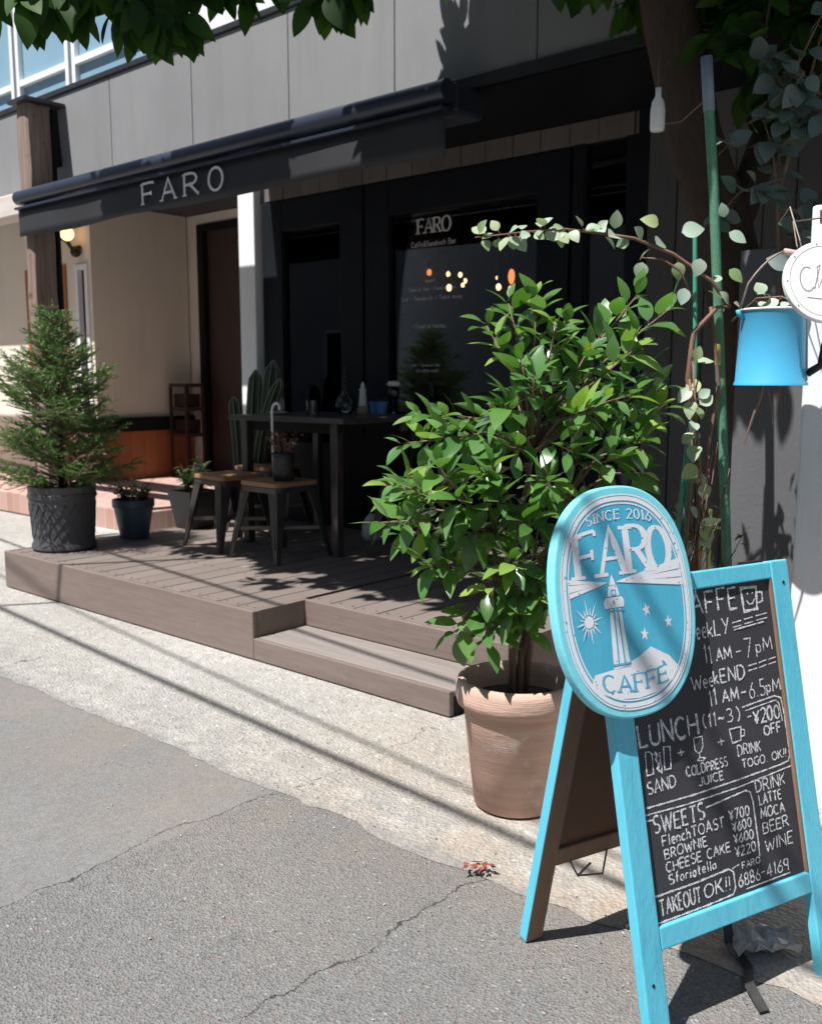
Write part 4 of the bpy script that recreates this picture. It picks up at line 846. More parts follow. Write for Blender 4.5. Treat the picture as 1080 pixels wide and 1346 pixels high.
# ------------------------------------------------------------------ terracotta pot with the big green shrub
PX, PY = .297, 2.565
t = thing('ficus_shrub', 'large glossy green shrub in a terracotta pot next to the step', 'pot plant', (PX, PY, .012), uv=False)
mb = MB(); mb.mi = 0
mb.lathe((PX, PY, .012), [(.112, .0), (.118, .004), (.150, .285), (.152, .29), (.168, .296), (.172, .315), (.172, .345), (.166, .362), (.152, .366), (.143, .358), (.138, .32), (.132, .29)], 64)
pot = mb.build('pot', M['terracotta'], t, uv=False, smooth=True, auto=60)
mb = MB(); n = 40; mb.lathe((PX, PY, .012), [(0, .31), (.07, .312), (.13, .30), (.139, .298)], 40); mb.build('soil', M['soil'], t, smooth=True)
for k in (0, 1): pass
sd = random.Random(21)
def su(a, b): return sd.uniform(a, b)
tips = [(-.035,.93,-.12),(-.075,.84,-.22),(-.02,1.03,-.05),(-.05,.90,.05),(.04,.72,-.15),(.03,.84,.1),(-.02,.78,.0),
        (.07,.98,-.2),(.03,1.10,.05),(.09,1.05,-.12),(.15,1.10,-.05),(.18,1.03,.02),(.24,1.13,-.15),(.26,1.02,-.2),(.14,.98,.08),(.22,.90,-.22),(.28,1.16,.05),(.35,.86,-.22),(.12,.90,-.25),(.16,.80,-.2),(.10,.76,-.05),(.20,.98,-.22),
        (.20,1.34,.0),(.29,1.24,-.08),(.26,1.40,.03),(.33,1.42,-.02),(.37,1.34,-.12),(.42,1.36,.08),(.31,1.2,-.18),
        (.47,1.28,-.02),(.52,1.33,.05),(.60,1.42,.02),(.67,1.38,-.05),(.58,1.28,-.1),(.64,1.22,.06),(.56,1.16,-.15),(.66,1.12,-.04),(.68,1.17,.1),
        (.60,1.04,-.12),(.62,.95,-.02),(.52,1.00,-.2),(.45,1.12,-.2),(.40,1.02,-.25),(.34,.94,-.25),(.48,.88,-.2),(.55,.84,-.05),(.42,.78,-.2),(.30,.84,-.25),
        (.26,.74,-.24),(.34,.70,-.22),(.20,.66,-.2),(.12,.53,-.12),(.20,.52,-.16),(.27,.60,-.2),(.34,.62,-.18),(.30,.55,-.16),(.40,.60,-.12),(.42,.66,-.1),
        (.34,1.05,.15),(.42,1.2,.2),(.5,1.1,.2),(.2,.9,.2),(.4,.9,.22),(.55,1.25,.18),(.5,.8,.15),(.3,.7,.15),(.38,1.1,.0),(.46,.98,.02),(.3,.85,0),(.38,.74,.0),(.2,.78,0),(.5,1.2,.05),(.58,1.1,.08)]
lf = MB(); stm = MB(); root = V(PX, PY, .31)
forks = [V(.26, 2.52, .62), V(.33, 2.55, .70), V(.38, 2.60, .66), V(.30, 2.62, .80), V(.22, 2.55, .76), V(.42, 2.55, .88), V(.33, 2.57, 1.0)]
for f in forks[:6]:
    stm.tube([root + V(su(-.025,.025), su(-.025,.025), 0), root.lerp(f, .5) + V(su(-.02,.02), su(-.02,.02), 0), f], [.011, .009, .007], 7)
stm.tube([forks[3], forks[6]], [.007, .005], 6)
for (x, z, dy) in tips:
    tip = V(x, PY + dy * .85, z); f = min(forks, key=lambda q: (q - tip).length + (0 if q.z < tip.z else .25))
    mid = f.lerp(tip, .5) + V(su(-.02,.02), su(-.02,.02), .035 if z > .7 else .06)
    stm.tube([f, mid, tip], [.005, .0035, .002], 5)
    d = (tip - mid).normalized()
    nl = int(su(9, 15))
    for i in range(nl):
        q = i / (nl - 1); c = mid.lerp(tip, .25 + .78 * q); g = i * 2.399 + x * 40
        s = d.cross(V(0, 0, 1)); s = s.normalized() if s.length > .1 else V(1, 0, 0); n2 = s.cross(d)
        sp = .95 if q < .8 else .55
        ld = d * su(.35, .75) + (s * math.cos(g) + n2 * math.sin(g)) * sp + V(0, -.12, su(.0, .35)); ld.normalize()
        L = su(.050, .105) * (1 if q < .85 else .8)
        up = (V(0, 0, 1) + V(su(-.4,.4), su(-.6,.2), 0))
        stm.tube([c, c + ld * .014], .0012, 3, False)
        lf.leaf(c + ld * .012, ld, up, L, L * su(.42, .54), droop=su(.05, .5), fold=su(.02, .35), n=7, tip=su(.74, .92))
stm.build('branches', M['twig'], t, smooth=True); lf.build('foliage', M['ficus'], t, smooth=True)

# ------------------------------------------------------------------ A-board
PHI, TAU = 1.0611, .2202
PA = V(.4305, 1.5414, .002); r_ = V(math.sin(PHI), math.cos(PHI), 0); b_ = V(-math.cos(PHI), math.sin(PHI), 0)
k_ = b_ * math.sin(TAU) + V(0, 0, math.cos(TAU)); n_ = r_.cross(k_); n_ = n_ if n_.dot(b_) < 0 else -n_
AWD, AH, AS = .508, .8466, .05
ab = thing_axes('chalkboard_sign', 'turquoise A frame chalkboard with a handwritten white menu', 'chalkboard', PA + r_ * (AWD / 2) + b_ * .18, r_, b_, V(0, 0, 1))
K = V(0, math.sin(TAU), math.cos(TAU)); Nn = V(0, -math.cos(TAU), math.sin(TAU)); O0 = V(-AWD / 2, -.18, 0)
def pf_(a, c, off=0): return O0 + V(a, 0, 0) + K * c + Nn * off
def bar(mb, a0, a1, c0, c1, o0, o1, P=pf_, cut=0):
    vs = [P(a0, c0, o0), P(a1, c0, o0), P(a1, c1, o0), P(a0, c1, o0), P(a0, c0, o1), P(a1, c0, o1), P(a1, c1, o1), P(a0, c1, o1)]
    mb.add(vs, [(0,3,2,1),(4,5,6,7),(0,1,5,4),(1,2,6,5),(2,3,7,6),(3,0,4,7)])
def part(nm, m, bars, P=pf_, bev=.003, parent=ab, **kw):
    mb = MB()
    for q in bars: bar(mb, *q, P=P)
    return mb.build(nm, m, parent, bevel=bev)
part('front_leg', M['turq'], [(0, AS, 0, AH, -.024, 0)]); part('front_leg', M['turq'], [(AWD - AS, AWD, 0, AH, -.024, 0)])
part('top_rail', M['turq'], [(AS + .0005, AWD - AS - .0005, .811, AH - .001, -.022, -.001)])
part('bottom_rail', M['turq'], [(AS + .0005, AWD - AS - .0005, .172, .214, -.022, -.001)])
cb = part('blackboard', M['chalkboard'], [(AS + .0002, AWD - AS - .0002, .2142, .8108, -.016, -.009)], bev=0)
part('inner_bead', M['rawwood'], [(AWD - AS - .006, AWD - AS - .0005, .2145, .8105, -.0085, -.0015)], bev=0)
# rear frame
spn = 2 * AH * math.sin(TAU) + .012; K2 = V(0, -math.sin(TAU), math.cos(TAU)); N2 = V(0, -math.cos(TAU), -math.sin(TAU))
def pr_(a, c, off=0): return O0 + V(a, spn + .012, 0) + K2 * c + N2 * off
mturq = M['turqedge']
for a in (0.008, AWD - AS - .008):
    mb = MB(); 
    bar(mb, a, a + .045, .0, AH - .03, -.026, 0, P=pr_); o = mb.build('rear_leg', [M['rawwood'], M['turq']], ab, bevel=.003)
    for p in o.data.polygons:      # the outward narrow side is painted
        if p.normal.x < -.8 or (p.normal.y > .8): p.material_index = 1
part('rear_rail', M['rawwood'], [(.0535, AWD - AS - .0085, .185, .228, -.022, -.002)], P=pr_)
part('back_panel', M['boardback'], [(.0535, AWD - AS - .0085, .229, AH - .04, -.016, -.010)], P=pr_, bev=0)
part('hinge', M['darkiron'], [(.04, .09, AH - .012, AH + .004, -.05, -.026), (AWD - .09, AWD - .04, AH - .012, AH + .004, -.05, -.026)], bev=.001)
mb = MB(); mb.tube([pr_(.09, .19, .0), pr_(.10, .165, .02), pr_(.16, .16, .03), pr_(.19, .19, .0)], .0025, 5); mb.tube([pr_(.10, .165, .02), pr_(.13, .19, .02)], .0025, 5); mb.build('wire_stay', M['rustywire'], ab)
mb = MB()
for a, c in ((.02, .12), (.488, .12), (.02, .79), (.488, .80)): mb.tube([pf_(a, c, -.001), pf_(a, c, .0015)], .0032, 10)
mb.build('screws', M['darkiron'], ab)
# chalk writing
random.seed(3)
ink = Ink(lambda a, c, off: pf_(a, c, -.0087 + off), chalk=True)
CH = .085
def ct(txt, a0, a1, c, h, w=None, gap=.22):
    h *= .84; ink.text(txt, a0, c, h, width=a1 - a0, w=(w or .0030) / h * (.8 if w else 1), gap=gap, jit=.035)
def pl(pts, w=.0042): ink.ribbon(pts, w * .8)
ct('CAFFE', .195, .356, .762, .050, .0052)
pl([(.372,.800),(.374,.752),(.412,.754),(.416,.798),(.372,.800)], .006); pl([(.416,.788),(.431,.786),(.430,.768),(.414,.765)], .005); pl([(.384,.774),(.391,.765),(.401,.766),(.407,.775)], .003); pl([(.387,.786),(.391,.789)], .003); pl([(.401,.786),(.405,.788)], .003)
ct('W', .205, .232, .714, .036); ct('ee', .236, .262, .714, .040); ct('kLY', .266, .326, .714, .036, .0048)
for c in (.738, .729): pl([(.336, c - .004), (.362, c - .002)], .003); pl([(.37, c - .001), (.395, c + .001)], .003); pl([(.405, c + .002), (.437, c + .004)], .003)
pl([(.338,.720),(.425,.726)], .0035)
ct('11', .250, .268, .664, .042); ct('AM', .282, .324, .666, .026, .0045); ct('-', .336, .352, .666, .026); ct('7', .362, .382, .660, .044); ct('pM', .394, .440, .667, .032)
ct('W', .208, .234, .620, .030); ct('ee', .238, .264, .620, .032); ct('kEND', .268, .352, .622, .032, .0045)
for c in (.646, .636): pl([(.364, c - .002), (.390, c)], .003); pl([(.396, c), (.418, c + .003)], .003); pl([(.424, c + .003), (.446, c + .005)], .003)
ct('11', .250, .268, .582, .036); ct('AM', .284, .328, .583, .026, .0045); ct('-', .336, .352, .584, .026); ct('6.5', .360, .404, .580, .038); ct('pM', .410, .450, .584, .028)
pl([(.335,.566),(.38,.570),(.43,.574),(.447,.567),(.450,.54),(.452,.50),(.452,.45),(.446,.439),(.42,.436),(.30,.430),(.18,.426),(.06,.426)], .004)
pl([(.342,.558),(.39,.562),(.432,.565),(.440,.556),(.443,.52)], .0035)
ct('LUNCH', .062, .210, .536, .048, .0062); ct('(11~3', .226, .306, .543, .030); ct(')', .318, .327, .543, .034)
ct('-', .345, .357, .534, .03, .0045); ct('¥200', .362, .438, .528, .032, .0052); ct('OFF', .388, .436, .501, .023, .0045)
pl([(.072,.526),(.070,.484),(.086,.484),(.088,.520),(.082,.526),(.072,.526)], .003); pl([(.118,.528),(.114,.486),(.130,.486),(.134,.526),(.118,.528)], .003); pl([(.094,.522),(.100,.516),(.095,.508),(.102,.500),(.097,.492),(.103,.484)], .006); pl([(.108,.520),(.107,.506),(.109,.492),(.107,.480)], .003)
ct('+', .152, .170, .500, .026, .004); ct('+', .258, .276, .500, .028, .004)
pl([(.196,.530),(.196,.508),(.203,.500),(.212,.502),(.218,.512),(.218,.530),(.196,.530)], .003); pl([(.206,.500),(.207,.492),(.199,.487),(.213,.484),(.220,.488),(.207,.492)], .003)
pl([(.292,.530),(.296,.502),(.320,.504),(.324,.530),(.292,.530)], .0036); pl([(.323,.525),(.333,.522),(.331,.511),(.321,.511)], .0036)
ct('SAND', .068, .138, .450, .027); ct('COLDPRESS', .168, .276, .462, .021); ct('JUICE', .196, .262, .439, .019); ct('DRINK', .308, .372, .474, .024); ct('TOGO. OK!!', .316, .442, .449, .019)
pl([(.055,.414),(.16,.412),(.30,.416),(.452,.428)], .004); pl([(.056,.404),(.072,.402)], .004)
ct('SWEETS', .072, .200, .376, .036, .0048); pl([(.206,.396),(.25,.400),(.316,.406),(.328,.400),(.332,.38),(.333,.30),(.332,.274)], .004)
ct('FlenchTOAST', .088, .248, .350, .023); ct('¥700', .264, .318, .358, .022)
ct('BROWNIE', .090, .198, .326, .021); ct('¥600', .268, .320, .335, .021)
ct('CHEESE CAKE', .090, .256, .302, .021); ct('¥600', .268, .322, .312, .021)
ct('Sforiatella', .094, .214, .279, .021); ct('¥220', .268, .324, .287, .022)
ct('DRINK', .345, .428, .396, .028); ct('LATTE', .350, .412, .370, .022); ct('MOCA', .350, .418, .343, .023); ct('BEER', .350, .424, .314, .025); ct('WINE', .350, .430, .278, .027)
pl([(.055,.266),(.16,.266),(.245,.270),(.257,.262),(.258,.232),(.250,.222)], .004); pl([(.055,.218),(.18,.2185),(.25,.221)], .004)
ct('TAKEOUT', .064, .166, .229, .034, .0046); ct('OK!!', .176, .246, .232, .030, .0046)
ct('FARO', .282, .330, .262, .014, .0028); ct('6886', .268, .326, .230, .026); ct('-', .330, .342, .232, .026); ct('4169', .346, .408, .230, .028); pl([(.285,.2225),(.41,.2235)], .003); pl([(.255,.268),(.275,.272)], .003)
ink.build('chalk_writing', M['chalk'], cb)
# ------------------------------------------------------------------ oval sign hung on the board
SA, SC = .046, .811; HW, HH = .165, .212
sg = thing_axes('oval_sign', 'thick oval turquoise sign with a white lighthouse fixed to the chalkboard corner', 'sign', PA + r_ * SA + k_ * (SC - HH) + n_ * .001, r_, -n_, k_)
def se(sc, n=96, e=2.35, hw=HW, hh=HH):
    out = []
    for i in range(n):
        g = 2 * math.pi * i / n; c, s = math.cos(g), math.sin(g)
        out.append((sc[0] * hw * math.copysign(abs(c) ** (2 / e), c), sc[1] * hh * math.copysign(abs(s) ** (2 / e), s)))
    return out
TH = .024
mb = MB(); mb.prism(se((1, 1)), V(0, 0, HH), V(1, 0, 0), V(0, 0, 1), V(0, -1, 0), .001, TH); o = mb.build('plate', [M['turqedge'], M['signface']], sg, bevel=.004)
for p in o.data.polygons:
    if p.normal.y < -.9: p.material_index = 0
def sp(a, c, off): return V(a - SA, -(TH + .0012 + off), c - SC + HH)
mb = MB(); mb.prism(se((.905, .92)), V(0, 0, HH), V(1, 0, 0), V(0, 0, 1), V(0, -1, 0), TH + .0002, TH + .0008); face = mb.build('face', M['signface'], sg)
ink = Ink(sp, .0001)
def ring(sx, sy, w): 
    q = [(x + SA, y + SC) for x, y in se((sx, sy))]; ink.ribbon(q + [q[0]], w)
ring(.905, .92, .003); ring(.865, .887, .008); ring(.815, .845, .0028)
ink.build('border_ring', M['signwhite'], face)
ink = Ink(sp, .0001)
def arcw(y0, k): return lambda a, c: (a, c - k * (a - SA) ** 2)
ink.text('SINCE 2016', -.030, .962, .0175, width=.152, w=.2, serif=True, gap=.26, warp=arcw(0, 1.7))
def faro(a, c):
    q = (c - .862) / .094; x = (a - SA) / .115
    return (a, .860 + q * (.074 + .014 * (1 - x * x)))
ink.build('lettering', M['signwhite'], face)
for ch, a0, wd_ in (('F', -.066, .052), ('A', -.014, .064), ('R', .053, .058), ('O', .104, .056)):
    ink = Ink(sp, .0001); ink.text(ch, a0 + .004, .862, .094, width=wd_ - .006, w=.165, serif=True, warp=faro, thin=.42); ink.build('letter', M['signwhite'], face)
ink = Ink(sp, .0001); L0 = (.012, .848)
for (x, y0, y1) in ((-.088, .862, .853), (-.088, .8515, .8385), (-.088, .837, .828)): ink.poly([(L0[0] - .012, .849), (x, y0), (x, y1), (L0[0] - .012, .8475)][::-1])
for (x, y0, y1) in ((.180, .878, .858), (.182, .856, .842), (.183, .840, .826)): ink.poly([(L0[0] + .012, .849), (L0[0] + .012, .8472), (x, y1), (x, y0)])
ink.build('light_beam', M['signwhite'], face)
ink = Ink(sp, .0001)
ink.poly([(-.006,.692),(.034,.692),(.026,.800),(.000,.800)]); ink.poly([(-.010,.802),(.034,.802),(.036,.815),(.030,.821),(-.006,.821),(-.012,.815)]); ink.poly([(-.002,.823),(.027,.823),(.022,.842),(.003,.842)]); ink.poly([(.005,.843),(.020,.843),(.016,.855),(.0125,.862),(.009,.855)])
ink.build('lighthouse', M['signwhite'], face)
ink = Ink(sp, .0001); ink.k = 3
ink.ribbon([(.007,.70),(.0095,.80)], .0035); ink.ribbon([(.021,.70),(.0185,.80)], .0035); ink.ribbon([(-.0065,.796),(.0335,.796)], .003); ink.ribbon([(.008,.825),(.017,.825),(.017,.834),(.008,.834),(.008,.825)], .002); ink.ribbon([(-.006,.700),(.035,.700)], .003); ink.ribbon([(.011,.808),(.011,.815)], .004)
ink.build('lighthouse_detail', M['signface'], face)
ink = Ink(sp, .0001)
ink.poly([(-.060,.672),(-.050,.689),(.010,.694),(.050,.706),(.086,.722),(.128,.700),(.150,.676),(.132,.656),(.10,.640),(.046,.634),(-.005,.639),(-.042,.655)][::-1]); ink.build('hill', M['signwhite'], face)
ink = Ink(sp, .0001); ink.k = 4
ink.text('CAFFE', -.034, .649, .030, width=.152, w=.19, serif=True, gap=.2, warp=lambda a, c: (a, c + 1.5 * (a - .046) ** 2 - .001)); ink.ribbon([(.108,.692),(.114,.689)], .004)
ink.build('hill_lettering', M['signface'], face)
ink = Ink(sp, .0001); SX, SY = -.050, .783
ink.poly([(SX + .011 * math.cos(R(a)), SY + .011 * math.sin(R(a))) for a in range(0, 360, 20)])
for i in range(16):
    g = R(i * 22.5 + 8); L = .040 if i % 2 == 0 else .026
    ink.ribbon([(SX + .013 * math.cos(g), SY + .013 * math.sin(g)), (SX + L * math.cos(g) * .78, SY + L * math.sin(g))], [.0036, .0006])
ink.build('sunburst', M['signwhite'], face)
for (x, y, q) in ((.086, .790, 10), (.136, .762, 0), (.075, .746, -8)):
    ink = Ink(sp, .0001); ink.poly([(x + (.0105 if i % 2 == 0 else .0042) * math.cos(R(90 + q + i * 36)) , y + (.0135 if i % 2 == 0 else .0054) * math.sin(R(90 + q + i * 36))) for i in range(10)]); ink.build('star', M['signwhite'], face)

# ------------------------------------------------------------------ watering can hanging at the right
cc = V(.917, 2.45, 1.184)
t = thing('watering_can', 'hanging sky blue enamel can with a wire bail handle', 'watering can', tuple(cc), uv=False)
mb = MB(); mb.lathe(cc, [(.0, .003), (.088, .003), (.090, .0), (.0895, .006), (.087, .010), (.079, .183), (.081, .186), (.081, .190), (.076, .190), (.076, .178), (.082, .02), (0, .02)], 48); bd = mb.build('body', M['blueenamel'], t, smooth=True, auto=40)
mb = MB(); mb.tube([cc + V(.072 , -.052, .012), cc + V(.066, -.046, .18)], .0018, 5); mb.lathe(cc, [(.0805,.1855),(.0835,.1875),(.0835,.1905),(.0805,.192)], 40); mb.build('rim', M['porcelain'], t, smooth=True)
mb = MB(); mb.tube([cc + V(-.080, -.012, .168), cc + V(-.094, -.014, .178), cc + V(-.096, -.014, .188)], .006, 6); mb.tube([cc + V(.080, -.012, .168), cc + V(.09, -.014, .18), cc + V(.09, -.014, .188)], .006, 6); mb.build('ears', M['blueenamel'], t, smooth=True)
mb = MB(); pts = [cc + V(-.093 + .0, -.014, .188)] + [cc + V(-.09 + .17 * (i / 10), -.014, .188 + .165 * math.sin(math.pi * (.12 + .55 * i / 10)) - .02) for i in range(1, 11)] + [cc + V(.09, -.014, .188)]
mb.tube(pts, .0028, 6); mb.build('bail', M['rustywire'], t, smooth=True)
mb = MB(); mb.tube([pts[6], pts[9]], [.008, .008], 10); mb.build('grip', M['pinkwood'], t, smooth=True)
mb = MB(); mb.tube([cc + V(.075, -.045, .03), cc + V(.095, -.075, .05), cc + V(.10, -.08, .10), cc + V(.125, -.085, .15), cc + V(.15, -.08, .19)], [.010, .010, .010, .011, .012], 8); mb.build('spout', M['darkiron'], t, smooth=True)
mb = MB(); mb.tube([pts[8], V(.98, 2.52, 1.60), W(-.86, 2.597, 1.61)], .002, 5); mb.build('hanging_wire', M['rustywire'], t)
mb = MB(); mb.tube([cc + V(-.03, -.03, 0), cc + V(-.035, -.03, -.03), cc + V(-.05, -.03, -.075), cc + V(-.07, -.02, -.16)], [.004, .005, .003, .0015], 6); mb.tube([cc + V(-.02, -.03, -.0), cc + V(-.005, -.03, -.06), cc + V(.0, -.03, -.10)], .0015, 4); tag(mb.build('dry_root', M['twig'], org=tuple(cc + V(-.03, -.03, -.16)), uv=False), 'dry brown root dangling below the blue can', 'root')
# round white sign
rc = V(.985, 2.32, 1.428); rn = V(.05, -.95, .28).normalized(); rx = V(0, 0, 1).cross(rn).normalized(); rz = rn.cross(rx).normalized()
sgn = thing_axes('round_sign', 'round white plaque with faint script hanging at the right edge', 'sign', rc - rz * .1, rx, -rn, rz)
mb = MB(); mb.prism([(.101 * math.cos(R(a)), .101 * math.sin(R(a))) for a in range(0, 360, 6)], V(0, 0, .1), V(1,0,0), V(0,0,1), V(0,-1,0), -.008, .008); pq = mb.build('plaque', M['white'], sgn, bevel=.003)
ink = Ink(lambda a, c, off: V(a, -.0085 - off, c + .1))
q = [(.088 * math.cos(R(a)), .088 * math.sin(R(a))) for a in range(0, 361, 6)]; ink.ribbon(q, .0015)
ink.ribbon(arc(-.045, .005, .018, .03, 60, 320, 14), .003); ink.ribbon([(-.03,-.02),(-.018,.02),(-.012,.04),(-.02,.035),(-.02,-.018),(-.01,.004),(-.002,.0),(-.003,-.02)], .0028); ink.ribbon([(.0,-.012)] + arc(.016, -.008, .013, .014, 180, 520, 16), .0028)
ink.ribbon([(.03,.01),(.032,-.02),(.04,-.008),(.05,.006),(.052,-.018),(.064,-.014)], .0028); ink.ribbon([(-.05,-.04),(.0,-.046),(.05,-.038)], .002)
ink.build('script', M['panel'], pq)
mb = MB()
for a in range(20, 360, 40): mb.tube([V(.094 * math.cos(R(a)), -.008, .1 + .094 * math.sin(R(a))), V(.094 * math.cos(R(a)), -.0095, .1 + .094 * math.sin(R(a)))], .0018, 6)
mb.build('nails', M['rustywire'], pq)
mb = MB(); mb.tube([V(-.05, 0, .188), V(-.052, 0, .205), V(-.06, .02, .30), V(-.02, .16, .33)], .0018, 5); mb.build('hanging_wire', M['rustywire'], sgn)

# ------------------------------------------------------------------ poles, stakes, eucalyptus
def pole(name, lb, cat, pts, r, m, group=None, n=10):
    mb = MB(); mb.tube(pts, r, n); o = mb.build(name, m, org=tuple(Vector(pts[0])), uv=False, smooth=True, auto=50); return tag(o, lb, cat, group)
t = thing('green_pole', 'tall green garden pole standing beside the blue can', 'pole', (1.0, 2.8, .012), uv=False)
mb = MB(); pp = [V(1.0, 2.8, .012), V(.946, 2.8, .654), V(.894, 2.8, 1.305), V(.859, 2.8, 1.73), V(.836, 2.8, 1.95)]
mb.tube(pp, .0145, 12); mb.build('shaft', M['greenpole'], t, smooth=True, auto=50)
mb = MB(); mb.tube([V(.8365, 2.8, 1.945), V(.823, 2.8, 2.09)], .0165, 12); mb.build('sleeve', mat('blue grey tape', (.14,.20,.26), (.2,.26,.32), scale=30, rough=.5), t, smooth=True)
mb = MB(); mb.tube([V(.8825, 2.782, 1.30), V(.887, 2.782, 1.24)], .009, 8); mb.build('tie', M['bamboo'], t)
pole('garden_stake', 'thin mint green garden stake rising left of the tall pole', 'stake', [V(.80, 2.77, .012), V(.815, 2.76, 1.24), V(.795, 2.75, 1.63)], .0065, M['stake'], 'garden stakes among the climbers')
pole('garden_stake', 'short mint green stake leaning left behind the oval sign top', 'stake', [V(.74, 2.74, .012), V(.785, 2.74, .86), V(.80, 2.74, 1.06)], .0075, M['stake'], 'garden stakes among the climbers')
pole('bamboo_cane', 'yellow green cane left of its pair above the chalkboard', 'cane', [V(.842, 2.70, .012), V(.833, 2.70, .78)], .006, M['bamboo'], 'pair of yellow green canes')
pole('bamboo_cane', 'taller yellow green cane right of its pair above the chalkboard', 'cane', [V(.858, 2.70, .012), V(.858, 2.70, .83)], .006, M['bamboo'], 'pair of yellow green canes')
eu = thing('eucalyptus', 'silver leaved climber with a long branch reaching left over the shrub', 'plant', (.83, 2.76, .012), uv=False)
sd = random.Random(5); lf = MB(); stm = MB()
def roundleaf(c, d, up, L): lf.leaf(c, d, up, L, L * su(.72, .9), droop=su(.05, .4), fold=su(.05, .35), n=7, tip=.8)
def spray(pts, r0, r1, nl, L0, L1, leafr=M):
    stm.tube(pts, [r0 + (r1 - r0) * i / (len(pts) - 1) for i in range(len(pts))], 6)
    for i in range(nl):
        q = su(.0, 1) * (len(pts) - 1); k = min(int(q), len(pts) - 2); c = pts[k].lerp(pts[k + 1], q - k); g = su(0, 6.28)
        d = V(su(-.8, .8), su(-.9, .5), su(-.9, .7)).normalized(); stm.tube([c, c + d * .015], .0012, 3, False)
        roundleaf(c + d * .014, d, V(su(-.5,.5), su(-1.2,0), su(.2,1)), su(L0, L1))
Y = 2.72
spray([V(.893,Y,1.40), V(.838,Y,1.472), V(.728,Y,1.546), V(.619,Y,1.587), V(.555,Y,1.597)], .006, .004, 10, .035, .055)
spray([V(.555,Y,1.597), V(.427,Y,1.612), V(.32,Y - .02,1.602), V(.225,Y - .03,1.59), V(.175,Y - .03,1.585)], .004, .0015, 38, .026, .048)
for (x, z, dx, dz, L) in ((.745,1.60,.9,.25,.062),(.80,1.53,-.2,-.9,.05),(.875,1.60,.7,-.4,.055),(.86,1.64,-.2,.9,.04),(.64,1.52,-.2,-.9,.048),(.56,1.61,.1,.9,.05),(.68,1.62,-.6,.3,.05),(.88,1.50,.6,-.5,.05),(.76,1.45,-.2,-.8,.05)):
    roundleaf(V(x, Y - .02, z), V(dx, -.2, dz), V(.1, -1, .5), L)
stm.tube([V(.79,Y,1.42), V(.75,Y,1.50), V(.70,Y,1.53), V(.64,Y,1.535)], .0028, 5)
stm.tube([V(.84,Y,.03), V(.83,Y,.68), V(.835,Y,.89), V(.81,Y,1.07), V(.785,Y,1.20), V(.795,Y,1.33), V(.86,Y,1.40), V(.893,Y,1.40)], [.006,.006,.006,.007,.009,.008,.006,.004], 7)
stm.tube([V(.87,Y + .02,.03), V(.845,Y+.02,.7), V(.855,Y+.02,1.0), V(.88,Y+.02,1.18), V(.86,Y+.02,1.32), V(.84,Y,1.40)], .005, 6)
stm.tube([V(.80,Y - .03,.4), V(.79,Y - .03,.7), V(.80,Y - .03,1.02), V(.78,Y - .03,1.2)], .004, 5)
spray([V(.83,Y - .02,.75), V(.82,Y - .03,.95), V(.80,Y - .03,1.12), V(.79,Y - .02,1.25)], .003, .003, 24, .035, .058)
spray([V(.90,Y,1.36), V(.95,Y-.05,1.42), V(1.0,Y-.1,1.42), V(1.03,Y-.12,1.40)], .003, .002, 9, .03, .045)
for i in range(30): stm.tube([V(.82 + su(-.05,.06), Y + su(-.05,.02), su(.3, 1.0))] * 1 + [V(.82 + su(-.1,.1), Y + su(-.06,.03), su(.3, 1.1))], .0014, 4)
stm.build('stems', M['redtwig'], eu, smooth=True); lf.build('foliage', M['euca'], eu, smooth=True)
# darker eucalyptus behind, in front of the tree
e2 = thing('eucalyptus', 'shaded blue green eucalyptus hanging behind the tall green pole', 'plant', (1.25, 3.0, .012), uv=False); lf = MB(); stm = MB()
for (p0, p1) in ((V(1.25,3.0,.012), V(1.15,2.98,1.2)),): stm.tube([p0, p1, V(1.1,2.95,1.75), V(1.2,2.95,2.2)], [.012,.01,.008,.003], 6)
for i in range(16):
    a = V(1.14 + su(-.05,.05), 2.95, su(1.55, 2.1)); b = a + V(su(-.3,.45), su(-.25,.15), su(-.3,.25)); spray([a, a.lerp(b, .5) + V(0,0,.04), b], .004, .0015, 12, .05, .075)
stm.build('stems', M['twig'], e2); lf.build('foliage', M['eucashade'], e2, smooth=True)
# small weedy shrub between the plants
e3 = thing('shrub', 'sparse dark twiggy shrub between the step and the canes', 'plant', (.62, 2.85, .012), uv=False); lf = MB(); stm = MB()
for i in range(46):
    a = V(.62 + su(-.06,.25), 2.85 + su(-.08,.08), .012); b = V(.6 + su(-.2,.38), 2.85 + su(-.15,.12), su(.35, .95)); m_ = a.lerp(b, .6) + V(su(-.04,.04), 0, .05); stm.tube([a, m_, b], [.004,.003,.001], 4)
    for j in range(9): c = m_.lerp(b, su(0, 1)); lf.leaf(c, V(su(-1,1), su(-1,1), su(-.2,1)), V(0,0,1), su(.025,.045), .014, n=4)
stm.build('stems', M['redtwig'], e3); lf.build('foliage', M['shrub'], e3, smooth=True)

